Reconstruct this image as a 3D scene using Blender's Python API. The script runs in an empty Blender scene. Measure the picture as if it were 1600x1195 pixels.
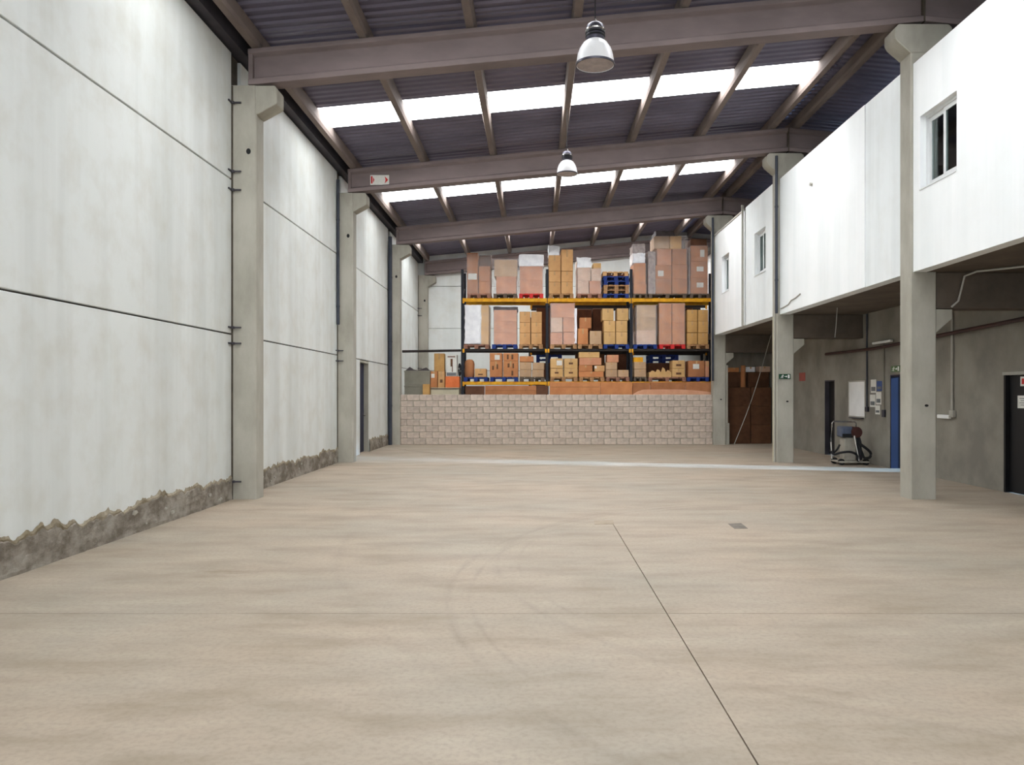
import bpy, bmesh, math, random
from mathutils import Vector, noise
random.seed(7)
SC = bpy.context.scene
COL = SC.collection
F, CX, CY, CH = 1240.0, 835.0, 615.0, 1.6          # focal length (px), vanishing point (px), eye height (m)

# ------------------------------------------------------------------ camera, sky, sun, exposure
cam = bpy.data.cameras.new('camera'); camo = bpy.data.objects.new('camera', cam); COL.objects.link(camo)
camo.location = (0, 0, CH); camo.rotation_euler = (math.pi/2, 0, 0)
cam.sensor_fit = 'HORIZONTAL'; cam.sensor_width = 36; cam.lens = 36*F/1600
cam.shift_x = -(CX-800)/1600; cam.shift_y = (CY-597.5)/1600
cam.clip_start = 0.05; cam.clip_end = 200
SC.camera = camo
w = bpy.data.worlds.new('sky'); SC.world = w; w.use_nodes = True
w.node_tree.nodes['Background'].inputs[0].default_value = (0.72, 0.84, 1.0, 1)
w.node_tree.nodes['Background'].inputs[1].default_value = 0.8
SKYLIGHT = 10.5
sun = bpy.data.lights.new('sun', 'SUN'); sun.energy = 17.0; sun.angle = math.radians(7); sun.color = (0.36, 0.64, 1.0)
suno = bpy.data.objects.new('sun', sun); COL.objects.link(suno)
suno.rotation_euler = Vector((-1, 0.26, -0.17)).to_track_quat('-Z', 'Y').to_euler()
gate = bpy.data.lights.new('gate_daylight', 'AREA'); gate.shape = 'RECTANGLE'; gate.size = 9.0; gate.size_y = 6.0
gate.energy = 1300; gate.color = (0.93, 0.97, 1.0)
gateo = bpy.data.objects.new('gate_daylight', gate); COL.objects.link(gateo)
gateo.location = (-0.6, -14.0, 3.0); gateo.rotation_euler = (math.radians(90), 0, 0)
vs = SC.view_settings
vs.view_transform = 'Standard'; vs.look = 'None'; vs.gamma = 1; vs.use_curve_mapping = False; vs.exposure = 0.43

# ------------------------------------------------------------------ materials
def lin(c):
    return tuple(((v/255)/12.92 if v/255 <= .04045 else ((v/255+.055)/1.055)**2.4) for v in c)
def newmat(name):
    m = bpy.data.materials.new(name); m.use_nodes = True
    nt = m.node_tree
    return m, nt, nt.nodes['Principled BSDF']
def N(nt, t, **k):
    n = nt.nodes.new(t)
    for a, b in k.items(): setattr(n, a, b)
    return n
def mathn(nt, op, a, b=None, clamp=False):
    n = N(nt, 'ShaderNodeMath', operation=op); n.use_clamp = clamp
    for i, v in enumerate((a, b)):
        if v is None: continue
        if isinstance(v, (int, float)): n.inputs[i].default_value = v
        else: nt.links.new(v, n.inputs[i])
    return n.outputs[0]
def noise_fac(nt, scale, vec=(1, 1, 1), detail=5, rough=.6, coord='Object'):
    if coord == 'World':
        o = N(nt, 'ShaderNodeNewGeometry').outputs['Position']
    else:
        o = N(nt, 'ShaderNodeTexCoord').outputs['Object']
    mp = N(nt, 'ShaderNodeMapping'); mp.inputs['Scale'].default_value = vec
    nt.links.new(o, mp.inputs[0])
    tx = N(nt, 'ShaderNodeTexNoise'); tx.inputs['Scale'].default_value = scale
    tx.inputs['Detail'].default_value = detail; tx.inputs['Roughness'].default_value = rough
    nt.links.new(mp.outputs[0], tx.inputs['Vector'])
    return tx.outputs['Fac']
def mixc(nt, fac, a, b, mode='MIX'):
    n = N(nt, 'ShaderNodeMix', data_type='RGBA', blend_type=mode)
    for sock, v in ((n.inputs[0], fac), (n.inputs[6], a), (n.inputs[7], b)):
        if isinstance(v, (int, float)): sock.default_value = v
        elif isinstance(v, tuple): sock.default_value = (*v[:3], 1)
        else: nt.links.new(v, sock)
    return n.outputs[2]
def ramp(nt, fac, p0, p1):
    n = N(nt, 'ShaderNodeMapRange'); n.inputs[1].default_value = p0; n.inputs[2].default_value = p1
    nt.links.new(fac, n.inputs[0]); return n.outputs[0]
def bump(nt, b, h, strength=.2, dist=.02):
    n = N(nt, 'ShaderNodeBump'); n.inputs['Strength'].default_value = strength; n.inputs['Distance'].default_value = dist
    nt.links.new(h, n.inputs['Height']); nt.links.new(n.outputs[0], b.inputs['Normal'])
def surf(name, c0, c1=None, rough=.8, scale=3, vec=(1, 1, 1), metal=0, bmp=.0, spec=.3, rnd=0., lo=.35, hi=.65, coord='Object'):
    """two-tone noise surface; colours in sRGB 0-255"""
    m, nt, b = newmat(name)
    a = lin(c0); c = lin(c1 or c0)
    f = noise_fac(nt, scale, vec, coord=coord)
    colr = mixc(nt, ramp(nt, f, lo, hi), a, c)
    if rnd:
        oi = N(nt, 'ShaderNodeObjectInfo')
        v = N(nt, 'ShaderNodeMapRange'); v.inputs[3].default_value = 1-rnd; v.inputs[4].default_value = 1+rnd
        nt.links.new(oi.outputs['Random'], v.inputs[0])
        hs = N(nt, 'ShaderNodeHueSaturation'); nt.links.new(v.outputs[0], hs.inputs['Value']); nt.links.new(colr, hs.inputs['Color'])
        colr = hs.outputs[0]
    nt.links.new(colr, b.inputs['Base Color'])
    b.inputs['Roughness'].default_value = rough; b.inputs['Metallic'].default_value = metal
    b.inputs['Specular IOR Level'].default_value = spec
    if bmp: bump(nt, b, noise_fac(nt, scale*9, vec, coord=coord), bmp, .01)
    return m

def panel_mat(name, c0, c1, streak):
    m, nt, b = newmat(name)
    s1 = noise_fac(nt, 1.0, (1, 1.6, .10), 4, coord='World')
    s2 = noise_fac(nt, 2.2, (1, 1, 1), 6, coord='World')
    colr = mixc(nt, ramp(nt, s1, .40, .68), lin(c0), lin(c1))
    colr = mixc(nt, mathn(nt, 'MULTIPLY', ramp(nt, s2, .45, .75), streak), colr, lin((176, 166, 142)))
    nt.links.new(colr, b.inputs['Base Color']); b.inputs['Roughness'].default_value = .52
    b.inputs['Specular IOR Level'].default_value = .4
    bump(nt, b, noise_fac(nt, 14, coord='World'), .08, .01)
    return m
M = {}
M['panel'] = panel_mat('white_wall_panel', (222, 225, 222), (206, 209, 205), .28)
M['mezz'] = panel_mat('white_paint', (246, 248, 248), (236, 240, 240), .05)
M['concrete'] = surf('column_concrete', (176, 172, 160), (156, 152, 140), .85, 2.2, (1, 1, .5), bmp=.15)
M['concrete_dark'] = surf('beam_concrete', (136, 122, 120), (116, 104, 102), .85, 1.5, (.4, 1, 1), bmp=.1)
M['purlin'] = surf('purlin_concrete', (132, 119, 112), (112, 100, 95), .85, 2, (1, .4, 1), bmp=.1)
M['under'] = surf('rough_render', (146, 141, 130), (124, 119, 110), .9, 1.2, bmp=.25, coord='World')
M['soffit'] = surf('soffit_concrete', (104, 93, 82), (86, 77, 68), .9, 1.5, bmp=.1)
M['deck'] = surf('corrugated_steel', (122, 117, 134), (102, 98, 114), .45, 1.0, (.3, 1, 1), metal=.35)
M['gutter'] = surf('dark_steel', (70, 66, 72), (56, 54, 60), .6, 2)
M['joint'] = surf('joint_filler', (88, 80, 70), (70, 64, 56), .95, 6)
M['block'] = surf('concrete_block', (208, 192, 178), (176, 161, 149), .95, 7, rnd=.08, bmp=.8)
M['mortar'] = surf('mortar', (166, 158, 142), (150, 142, 128), .95, 8)
M['band'] = surf('eroded_plaster', (152, 145, 134), (112, 103, 91), .95, 3.2, (1, 1, 1.6), bmp=.6, lo=.4, hi=.6, coord='World')
M['bandpale'] = surf('pale_plaster_flake', (176, 172, 162), (156, 150, 138), .9, 9)
M['bandtop'] = surf('crumbling_plaster', (120, 108, 86), (160, 150, 132), .95, 4, bmp=.5, coord='World')
M['pipe_dark'] = surf('dark_pipe', (62, 66, 76), (50, 54, 64), .5, 3)
M['pipe_grey'] = surf('grey_conduit', (176, 172, 162), (160, 156, 146), .5, 3)
M['black'] = surf('black_paint', (16, 16, 18), (11, 11, 14), .55, 3)
M['navy'] = surf('navy_door_paint', (30, 38, 66), (22, 28, 52), .5, 1.5)
M['bluedoor'] = surf('blue_door_paint', (13, 23, 50), (10, 18, 42), .4, 1.5)
M['white'] = surf('white_plastic', (236, 236, 234), (228, 228, 226), .5, 3)
M['paper'] = surf('paper', (226, 224, 216), (214, 212, 204), .8, 8)
M['alu'] = surf('white_aluminium', (226, 228, 228), (216, 218, 218), .4, 3)
M['red'] = surf('red_paint', (206, 40, 36), (186, 30, 30), .5, 3)
M['green'] = surf('exit_sign_green', (18, 66, 42), (14, 56, 36), .5, 3)
M['greensign'] = surf('pale_green_sign', (96, 118, 82), (86, 108, 74), .6, 3)
M['yellow'] = surf('rack_yellow', (240, 178, 24), (214, 146, 18), .5, 5)
M['rackdark'] = surf('rack_upright_blue_black', (30, 33, 44), (22, 24, 32), .5, 4)
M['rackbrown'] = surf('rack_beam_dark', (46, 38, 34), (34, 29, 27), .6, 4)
M['wood'] = surf('pallet_wood', (188, 146, 104), (152, 112, 76), .9, 5, (1, .3, 1), rnd=.12)
M['woodpink'] = surf('pallet_wood_weathered', (170, 124, 104), (134, 96, 80), .9, 5, (1, .3, 1))
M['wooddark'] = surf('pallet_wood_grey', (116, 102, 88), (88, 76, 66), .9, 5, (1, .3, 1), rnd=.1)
M['palblue'] = surf('blue_pallet', (34, 62, 136), (26, 48, 112), .7, 5, rnd=.1)
M['palred'] = surf('red_pallet', (222, 52, 50), (190, 40, 42), .7, 5)
M['tan'] = surf('carton_tan', (214, 168, 116), (198, 150, 100), .85, 2.5, rnd=.07)
M['ochre'] = surf('carton_ochre', (216, 176, 122), (200, 160, 104), .85, 2.5, rnd=.06)
M['orange'] = surf('carton_orange_brown', (204, 140, 92), (186, 122, 78), .85, 2.5, rnd=.07)
M['pink'] = surf('carton_pinkish', (212, 154, 120), (192, 134, 102), .85, 2.5, rnd=.06)
M['pale'] = surf('carton_pale', (220, 190, 168), (206, 172, 150), .85, 2.5, rnd=.05)
M['greytan'] = surf('carton_grey_tan', (196, 164, 130), (180, 148, 116), .85, 2.5, rnd=.06)
M['brown'] = surf('carton_brown', (186, 126, 84), (166, 110, 72), .85, 2.5, rnd=.08)
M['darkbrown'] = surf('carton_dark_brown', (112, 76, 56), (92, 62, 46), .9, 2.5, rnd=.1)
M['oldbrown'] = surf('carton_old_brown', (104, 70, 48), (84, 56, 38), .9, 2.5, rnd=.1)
M['vivid'] = surf('carton_vivid_orange', (236, 132, 78), (216, 112, 62), .8, 2.5)
M['amber'] = surf('carton_amber', (208, 164, 104), (188, 144, 86), .85, 2.5, rnd=.05)
M['greybox'] = surf('grey_crate_paint', (148, 144, 130), (134, 130, 118), .8, 2)
M['palebox'] = surf('pale_cabinet', (206, 198, 172), (192, 184, 158), .8, 2)
M['pinkboard'] = surf('pink_board', (222, 168, 134), (208, 152, 118), .85, 2)
M['fadedred'] = surf('faded_red', (168, 92, 84), (150, 84, 76), .8, 5)
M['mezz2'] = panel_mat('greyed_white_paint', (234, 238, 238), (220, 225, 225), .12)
M['tape'] = surf('packing_tape', (196, 158, 112), (184, 146, 100), .35, 6)
M['cartonmark'] = surf('printed_mark', (112, 78, 54), (98, 68, 48), .8, 6)
M['bag'] = surf('white_bag', (246, 246, 248), (232, 232, 236), .5, 6, bmp=.5)
M['greycover'] = surf('dark_grey_cover', (92, 84, 84), (74, 68, 70), .7, 4)
M['greyfilm'] = surf('grey_film_bundle', (186, 174, 170), (158, 146, 144), .4, 9, bmp=.8)
M['chrome'] = surf('chrome', (210, 208, 204), (200, 198, 194), .2, 3, metal=.9)
M['motor'] = surf('motor_grey_blue', (96, 104, 122), (80, 88, 106), .5, 4)
M['machine'] = surf('machine_beige', (176, 170, 158), (156, 150, 138), .6, 4)
M['rust'] = surf('rust_red_motor', (84, 48, 42), (66, 38, 34), .7, 4)
M['rubber'] = surf('black_rubber', (30, 30, 32), (24, 24, 26), .6, 4)
M['redpipe'] = surf('dark_red_pipe', (66, 40, 36), (54, 34, 31), .5, 3)
M['housing'] = surf('lamp_housing', (86, 84, 92), (70, 68, 78), .35, 3, metal=.6)
M['bluepaper'] = surf('blue_print', (70, 90, 140), (60, 80, 130), .7, 4)
M['greyprint'] = surf('grey_print', (120, 122, 124), (100, 102, 104), .7, 4)

def film_mat():
    m, nt, b = newmat('stretch_film')
    out = nt.nodes['Material Output']
    b.inputs['Base Color'].default_value = (.93, .89, .89, 1); b.inputs['Roughness'].default_value = .3
    b.inputs['Specular IOR Level'].default_value = .5
    bump(nt, b, noise_fac(nt, 11, (1, 1, 1.8), 3), .5, .02)
    tr = N(nt, 'ShaderNodeBsdfTransparent'); mx = N(nt, 'ShaderNodeMixShader')
    fac = ramp(nt, noise_fac(nt, 4.5, (1, .9, 1.5), 6, .6), .30, .85)
    nt.links.new(mathn(nt, 'ADD', mathn(nt, 'MULTIPLY', fac, .22), .09), mx.inputs[0])
    nt.links.new(tr.outputs[0], mx.inputs[1]); nt.links.new(b.outputs[0], mx.inputs[2]); nt.links.new(mx.outputs[0], out.inputs[0])
    return m
M['film'] = film_mat()
def glass_mat():
    m, nt, b = newmat('window_glass')
    out = nt.nodes['Material Output']
    gl = N(nt, 'ShaderNodeBsdfGlossy'); gl.inputs['Roughness'].default_value = .03; gl.inputs[0].default_value = (.8, .85, .85, 1)
    tr = N(nt, 'ShaderNodeBsdfTransparent'); tr.inputs[0].default_value = (.72, .78, .76, 1)
    mx = N(nt, 'ShaderNodeMixShader'); mx.inputs[0].default_value = .12
    nt.links.new(tr.outputs[0], mx.inputs[1]); nt.links.new(gl.outputs[0], mx.inputs[2]); nt.links.new(mx.outputs[0], out.inputs[0])
    return m
M['glass'] = glass_mat()
def acrylic_mat():
    m, nt, b = newmat('lamp_acrylic')
    out = nt.nodes['Material Output']
    b.inputs['Base Color'].default_value = (.95, .95, .95, 1); b.inputs['Roughness'].default_value = .25
    tl = N(nt, 'ShaderNodeBsdfTranslucent'); tl.inputs[0].default_value = (.97, .97, .97, 1)
    mx = N(nt, 'ShaderNodeMixShader'); mx.inputs[0].default_value = .45
    nt.links.new(b.outputs[0], mx.inputs[1]); nt.links.new(tl.outputs[0], mx.inputs[2]); nt.links.new(mx.outputs[0], out.inputs[0])
    return m
M['acrylic'] = acrylic_mat()
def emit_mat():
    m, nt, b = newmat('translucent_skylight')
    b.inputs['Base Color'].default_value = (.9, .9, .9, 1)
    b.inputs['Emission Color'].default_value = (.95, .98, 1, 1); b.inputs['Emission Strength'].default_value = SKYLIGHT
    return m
M['skylight'] = emit_mat()
def floor_mat():
    m, nt, b = newmat('worn_concrete_floor')
    big = noise_fac(nt, .35, (1, 1.2, 1), 5, coord='World')
    mid = noise_fac(nt, 1.6, (.55, 1.5, 1), 7, .65, coord='World')
    fine = noise_fac(nt, 30, (1, 1, 1), 4, coord='World')
    c = mixc(nt, ramp(nt, big, .35, .68), lin((174, 156, 137)), lin((160, 150, 135)))
    c = mixc(nt, mathn(nt, 'MULTIPLY', ramp(nt, mid, .48, .70), .6), c, lin((134, 119, 98)))
    c = mixc(nt, mathn(nt, 'MULTIPLY', ramp(nt, mid, .46, .28), .35), c, lin((196, 184, 166)))
    c = mixc(nt, mathn(nt, 'MULTIPLY', ramp(nt, fine, .45, .7), .32), c, lin((128, 117, 100)))
    # tyre scuffs: thin rings around turning centres, broken up by noise
    pos = N(nt, 'ShaderNodeNewGeometry').outputs['Position']
    patchy = ramp(nt, noise_fac(nt, 1.3, coord='World'), .36, .62)
    for cx, cy, r, wd, amt in ((4.5, 6.65, 5.2, .05, .26), (4.5, 6.65, 5.02, .03, .2), (3.9, 7.6, 4.25, .06, .2), (3.9, 7.6, 4.05, .03, .15), (6.5, 9.5, 8.6, .08, .14)):
        d = N(nt, 'ShaderNodeVectorMath', operation='DISTANCE'); nt.links.new(pos, d.inputs[0]); d.inputs[1].default_value = (cx, cy, 0)
        e = mathn(nt, 'ABSOLUTE', mathn(nt, 'SUBTRACT', d.outputs['Value'], r))
        k = ramp(nt, e, wd, 0.0)
        c = mixc(nt, mathn(nt, 'MULTIPLY', mathn(nt, 'MULTIPLY', k, patchy), amt), c, lin((110, 98, 84)))
    # an oily smear with its own shape
    sm = N(nt, 'ShaderNodeVectorMath', operation='DISTANCE')
    mp = N(nt, 'ShaderNodeMapping'); mp.inputs['Scale'].default_value = (1, 2.2, 1); nt.links.new(pos, mp.inputs[0])
    nt.links.new(mp.outputs[0], sm.inputs[0]); sm.inputs[1].default_value = (-2.82, 15.6, 0)
    k = mathn(nt, 'MULTIPLY', ramp(nt, sm.outputs['Value'], .5, .05), ramp(nt, noise_fac(nt, 6, (.5, 1.6, 1), coord='World'), .42, .6))
    c = mixc(nt, mathn(nt, 'MULTIPLY', k, .6), c, lin((116, 98, 72)))
    nt.links.new(c, b.inputs['Base Color']); b.inputs['Roughness'].default_value = .62; b.inputs['Specular IOR Level'].default_value = .35
    bump(nt, b, fine, .08, .004)
    return m
M['floor'] = floor_mat()
M['patch'] = surf('floor_patch_pale', (176, 160, 140), (158, 144, 126), .9, 6)
M['patch2'] = surf('floor_patch_dark', (132, 124, 114), (112, 105, 97), .9, 6)

# ------------------------------------------------------------------ mesh helpers
class MB:
    def __init__(s): s.v = []; s.f = []
    def add(s, vs, fs):
        o = len(s.v); s.v += [tuple(v) for v in vs]; s.f += [tuple(i+o for i in f) for f in fs]; return s
    def box(s, x0, x1, y0, y1, z0, z1):
        v = [(x0,y0,z0),(x1,y0,z0),(x1,y1,z0),(x0,y1,z0),(x0,y0,z1),(x1,y0,z1),(x1,y1,z1),(x0,y1,z1)]
        return s.add(v, [(3,2,1,0),(4,5,6,7),(0,1,5,4),(1,2,6,5),(2,3,7,6),(3,0,4,7)])
    def prism(s, pts, axis, a, b):
        """closed 2-D outline extruded along axis: 'x' pts=(y,z), 'y' pts=(x,z), 'z' pts=(x,y)"""
        def p3(p, t): return {'x': (t, p[0], p[1]), 'y': (p[0], t, p[1]), 'z': (p[0], p[1], t)}[axis]
        n = len(pts); v = [p3(p, a) for p in pts] + [p3(p, b) for p in pts]
        fs = [tuple(range(n))[::-1], tuple(range(n, 2*n))] + [(i, (i+1) % n, n+(i+1) % n, n+i) for i in range(n)]
        return s.add(v, fs)
    def tube(s, pts, r, n=8, caps=True):
        pts = [Vector(p) for p in pts]; rings = []
        for i, p in enumerate(pts):
            t = (pts[min(i+1, len(pts)-1)] - pts[max(i-1, 0)]).normalized()
            u = t.cross(Vector((0, 0, 1)));  u = t.cross(Vector((1, 0, 0))) if u.length < .05 else u
            u.normalize(); q = t.cross(u)
            rings.append([p + r*(math.cos(2*math.pi*k/n)*u + math.sin(2*math.pi*k/n)*q) for k in range(n)])
        v = [x for rg in rings for x in rg]; f = []
        for i in range(len(pts)-1):
            for k in range(n): f.append((i*n+k, i*n+(k+1) % n, (i+1)*n+(k+1) % n, (i+1)*n+k))
        if caps: f += [tuple(range(n))[::-1], tuple((len(pts)-1)*n+k for k in range(n))]
        return s.add(v, f)
    def lathe(s, prof, cx, cy, n=32, rib=0.0):
        v = []; f = []
        for (r, z) in prof:
            for k in range(n):
                rr = r*(1 + (rib if k % 2 else 0)); a = 2*math.pi*k/n
                v.append((cx+rr*math.cos(a), cy+rr*math.sin(a), z))
        for i in range(len(prof)-1):
            for k in range(n): f.append((i*n+k, i*n+(k+1) % n, (i+1)*n+(k+1) % n, (i+1)*n+k))
        return s.add(v, f)
    def disc(s, cx, cy, z, r, n=24):
        return s.add([(cx+r*math.cos(2*math.pi*k/n), cy+r*math.sin(2*math.pi*k/n), z) for k in range(n)], [tuple(range(n))])
    def shear(s, slope, x0):                    # follow the roof pitch
        s.v = [(x, y, z+slope*(x-x0)) for x, y, z in s.v]; return s

W = {}                                          # world origin of every object
def mesh_of(name, mb, org=(0, 0, 0), bevel=0, smooth=False):
    me = bpy.data.meshes.new(name)
    me.from_pydata([(x-org[0], y-org[1], z-org[2]) for x, y, z in mb.v], [], mb.f)
    bm = bmesh.new(); bm.from_mesh(me)
    bmesh.ops.recalc_face_normals(bm, faces=bm.faces)
    if bevel: bmesh.ops.bevel(bm, geom=list(bm.edges), offset=bevel, segments=1, affect='EDGES', clamp_overlap=True)
    for fc in bm.faces: fc.smooth = smooth
    bm.to_mesh(me); bm.free(); me.update()
    if smooth:
        try: me.set_sharp_from_angle(angle=math.radians(40))
        except Exception: pass
    return me
def link(name, data, loc, parent=None):
    o = bpy.data.objects.new(name, data); COL.objects.link(o)
    p = W[parent.name] if parent else Vector((0, 0, 0))
    o.parent = parent; o.location = Vector(loc) - p; W[o.name] = Vector(loc); return o
def tag(o, label=None, cat=None, group=None, kind=None):
    for k, v in (('label', label), ('category', cat), ('group', group), ('kind', kind)):
        if v: o[k] = v
    return o
def part(name, mb, mat, parent, bevel=0, smooth=False, label=None, kind=None):
    org = tuple(sum(v[i] for v in mb.v)/len(mb.v) for i in range(3))
    me = mesh_of(name, mb, org, bevel, smooth); me.materials.append(M[mat])
    return tag(link(name, me, org, parent), label=label, kind=kind)
def empty(name, loc, label, cat, group=None, kind=None):
    o = bpy.data.objects.new(name, None); COL.objects.link(o); o.location = loc; W[o.name] = Vector(loc)
    o.empty_display_size = .2
    return tag(o, label, cat, group, kind)
def single(name, mb, mat, label, cat, group=None, kind=None, bevel=0, smooth=False):
    xs, ys, zs = zip(*mb.v); org = ((min(xs)+max(xs))/2, (min(ys)+max(ys))/2, min(zs))
    me = mesh_of(name, mb, org, bevel, smooth); me.materials.append(M[mat])
    return tag(link(name, me, org), label, cat, group, kind)
def PX(x, d): return (x-CX)*d/F
def PZ(y, d): return CH+(CY-y)*d/F

# ------------------------------------------------------------------ main dimensions (metres)
D = [5.59, 12.02, 18.45, 24.88, 31.31]         # front faces of the frames
LW, RX = -4.585, 5.70                          # panel wall face, inner face of the column row
UW = 7.65                                      # wall under the mezzanine
SL = 0.094
CXR = {1: 5.70, 2: 5.64, 3: 5.61}                  # inner faces of the mezzanine columns
XB = [5.735, 5.705, 5.655]                        # mezzanine wall plane per bay
def beam_z(x): return 6.28 + SL*(x+4.34)       # underside of the roof beams
MZ0, MZ1 = 3.44, 6.59                          # mezzanine front wall, foot and top
YB, YE = -3.2, 31.62

# ------------------------------------------------------------------ floor
fl = empty('floor', (0, 0, 0), 'worn beige concrete floor with thin joints and tyre scuffs', 'floor', kind='structure')
for x0, x1 in ((-4.78, .961), (.969, 9.6)):
    for y0, y1 in ((YB-1.2, 5.776), (5.784, 9.9)):
        part('slab', MB().box(x0, x1, y0, y1, -.15, 0), 'floor', fl)
part('slab', MB().box(-4.78, 9.6, 9.9, YE+.1, -.15, 0), 'floor', fl)
ck = [(PX(600+320*u/40, 22), 23.3 - 3.4*math.sin(u/40*2.4) + .12*math.sin(u*.9) + .05*math.sin(u*2.3)) for u in range(41)]
part('crack', MB().prism(ck + [(x, y-.014) for x, y in ck[::-1]], 'z', -.01, .002), 'patch2', fl)
part('sub_base', MB().box(-4.8, 9.7, YB-1.2, YE+.1, -.3, -.03), 'joint', fl)
for cx, cy, a, b in ((PX(944, 9.87), 9.87, .13, .16), (PX(1153, 9.6), 9.6, .09, .2)):
    part('patch', MB().prism([(cx-a, cy-b), (cx+a*.8, cy-b*.9), (cx+a, cy+b), (cx-a*.9, cy+b*.8)], 'z', -.02, .003), 'patch' if a > .1 else 'patch2', fl)

# ------------------------------------------------------------------ left wall of precast panels
wl = empty('wall_left', (LW, 12, 0), 'long white precast panel wall with dark horizontal joints', 'wall', kind='structure')
part('backing', MB().box(LW-.42, LW-.30, YB, YE, 0, 6.9), 'joint', wl)
part('joint_bed', MB().box(LW-.30, LW-.05, YB, 20.80, 0, 6.78), 'joint', wl)
part('joint_bed', MB().box(LW-.30, LW-.05, 22.06, YE, 0, 6.78), 'joint', wl)
part('joint_bed', MB().box(LW-.30, LW-.05, 20.80, 22.06, 2.47, 6.78), 'joint', wl)
cols_y = [YB-.35] + D
for k in range(5):
    y0 = cols_y[k]+.36 if k else YB
    y1 = D[k] - .015
    for z0, z1 in ((0, 2.49), (2.512, 4.835), (4.857, 6.76)):
        if k == 3 and z0 == 0:
            part('panel', MB().box(LW-.2, LW, y0, 20.85, z0, z1), 'panel', wl, bevel=.006)
            part('panel', MB().box(LW-.2, LW, 21.98, y1, z0, z1), 'panel', wl, bevel=.006)
        else:
            part('panel', MB().box(LW-.2, LW, y0, y1, z0, z1), 'panel', wl, bevel=.006)
# eroded plaster along the foot of the panels
def band(y0, y1, idx):
    bl = empty('baseboard_left' if idx == 0 else 'trim_%d' % idx, (LW, y0, 0),
               ('crumbling grey plaster band along the foot of the longest white wall panel', 'broken plaster band at the wall foot between the first two columns',
                'grey plaster strip at the wall foot beside the navy door')[idx], 'plaster', kind='structure')
    n = max(6, int((y1-y0)/.03)); rows = 9; v = []; f = []
    for i in range(n+1):
        y = y0+(y1-y0)*i/n
        top = .33 + .10*noise.noise(Vector((y*1.3, 3.1, 0))) + .07*noise.noise(Vector((y*5.5, 9.2, 1))) + .03*noise.noise(Vector((y*15, 2, 5)))
        for j in range(rows+1):
            z = top*j/rows
            d = .022 + .016*noise.noise(Vector((y*4, z*7, 2))) + .010*noise.noise(Vector((y*13, z*16, 7)))
            d = .002 if j == rows else max(.004, d)
            v.append((LW+d, y, z))
    for i in range(n):
        for j in range(rows):
            a = i*(rows+1)+j; f.append((a, a+rows+1, a+rows+2, a+1))
    part('plaster', MB().add(v, f), 'band', bl)
    v = []; f = []                                # ragged crumbling lip
    for i in range(n+1):
        y = y0+(y1-y0)*i/n
        top = .33 + .10*noise.noise(Vector((y*1.3, 3.1, 0))) + .07*noise.noise(Vector((y*5.5, 9.2, 1))) + .03*noise.noise(Vector((y*15, 2, 5)))
        h = .006 + .03*max(0, noise.noise(Vector((y*9, 1, 8)))) + .03*max(0, noise.noise(Vector((y*27, 4, 8)))) + .05*max(0, noise.noise(Vector((y*2.3, 6, 3)))-.1)
        v += [(LW+.016, y, top-.05+.03*noise.noise(Vector((y*11, 7, 0)))), (LW+.020+.010*noise.noise(Vector((y*18, 0, 0))), y, top-.012), (LW+.003, y, top+h)]
    for i in range(n):
        for j in range(2):
            a = i*3+j; f.append((a, a+3, a+4, a+1))
    part('plaster_lip', MB().add(v, f), 'bandtop', bl)
    for k in range(int((y1-y0)*1.3)):             # loose flakes of white paint still clinging on
        y = random.uniform(y0+.05, y1-.15); z = random.uniform(.05, .24); s = random.uniform(.015, .04); e = [random.uniform(.6, 1.3) for q in range(7)]
        part('paint_flake', MB().prism([(y+1.5*s*e[q]*math.cos(q*.8976), z+.8*s*e[q]*math.sin(q*.8976)) for q in range(7)], 'x', LW+.01, LW+.034), 'bandpale', bl)
band(YB+.2, D[1]-.03, 0); band(D[1]+.37, D[2]-.03, 1); band(21.99, D[3]-.02, 2)

# navy door in the panel wall
dr = empty('door_1', (LW-.2, 21.4, 0), 'dark navy door set deep in the white panel wall', 'door', kind='structure')
part('door_leaf', MB().box(LW-.18, LW-.13, 20.92, 21.93, .01, 2.42), 'navy', dr, bevel=.004)
part('rail', MB().box(LW-.13, LW-.115, 20.98, 21.87, 1.05, 1.17), 'navy', dr)
h = part('handle', MB().tube([(LW-.13, 21.80, 1.0), (LW-.06, 21.80, 1.0), (LW-.06, 21.68, 1.0)], .012), 'chrome', dr)
part('jamb', MB().box(LW-.30, LW-.01, 20.855, 20.915, 0, 2.49), 'concrete', dr)
part('jamb', MB().box(LW-.30, LW-.01, 21.935, 21.975, 0, 2.49), 'concrete', dr)
part('head', MB().box(LW-.30, LW-.01, 20.915, 21.935, 2.43, 2.49), 'concrete', dr)

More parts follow.
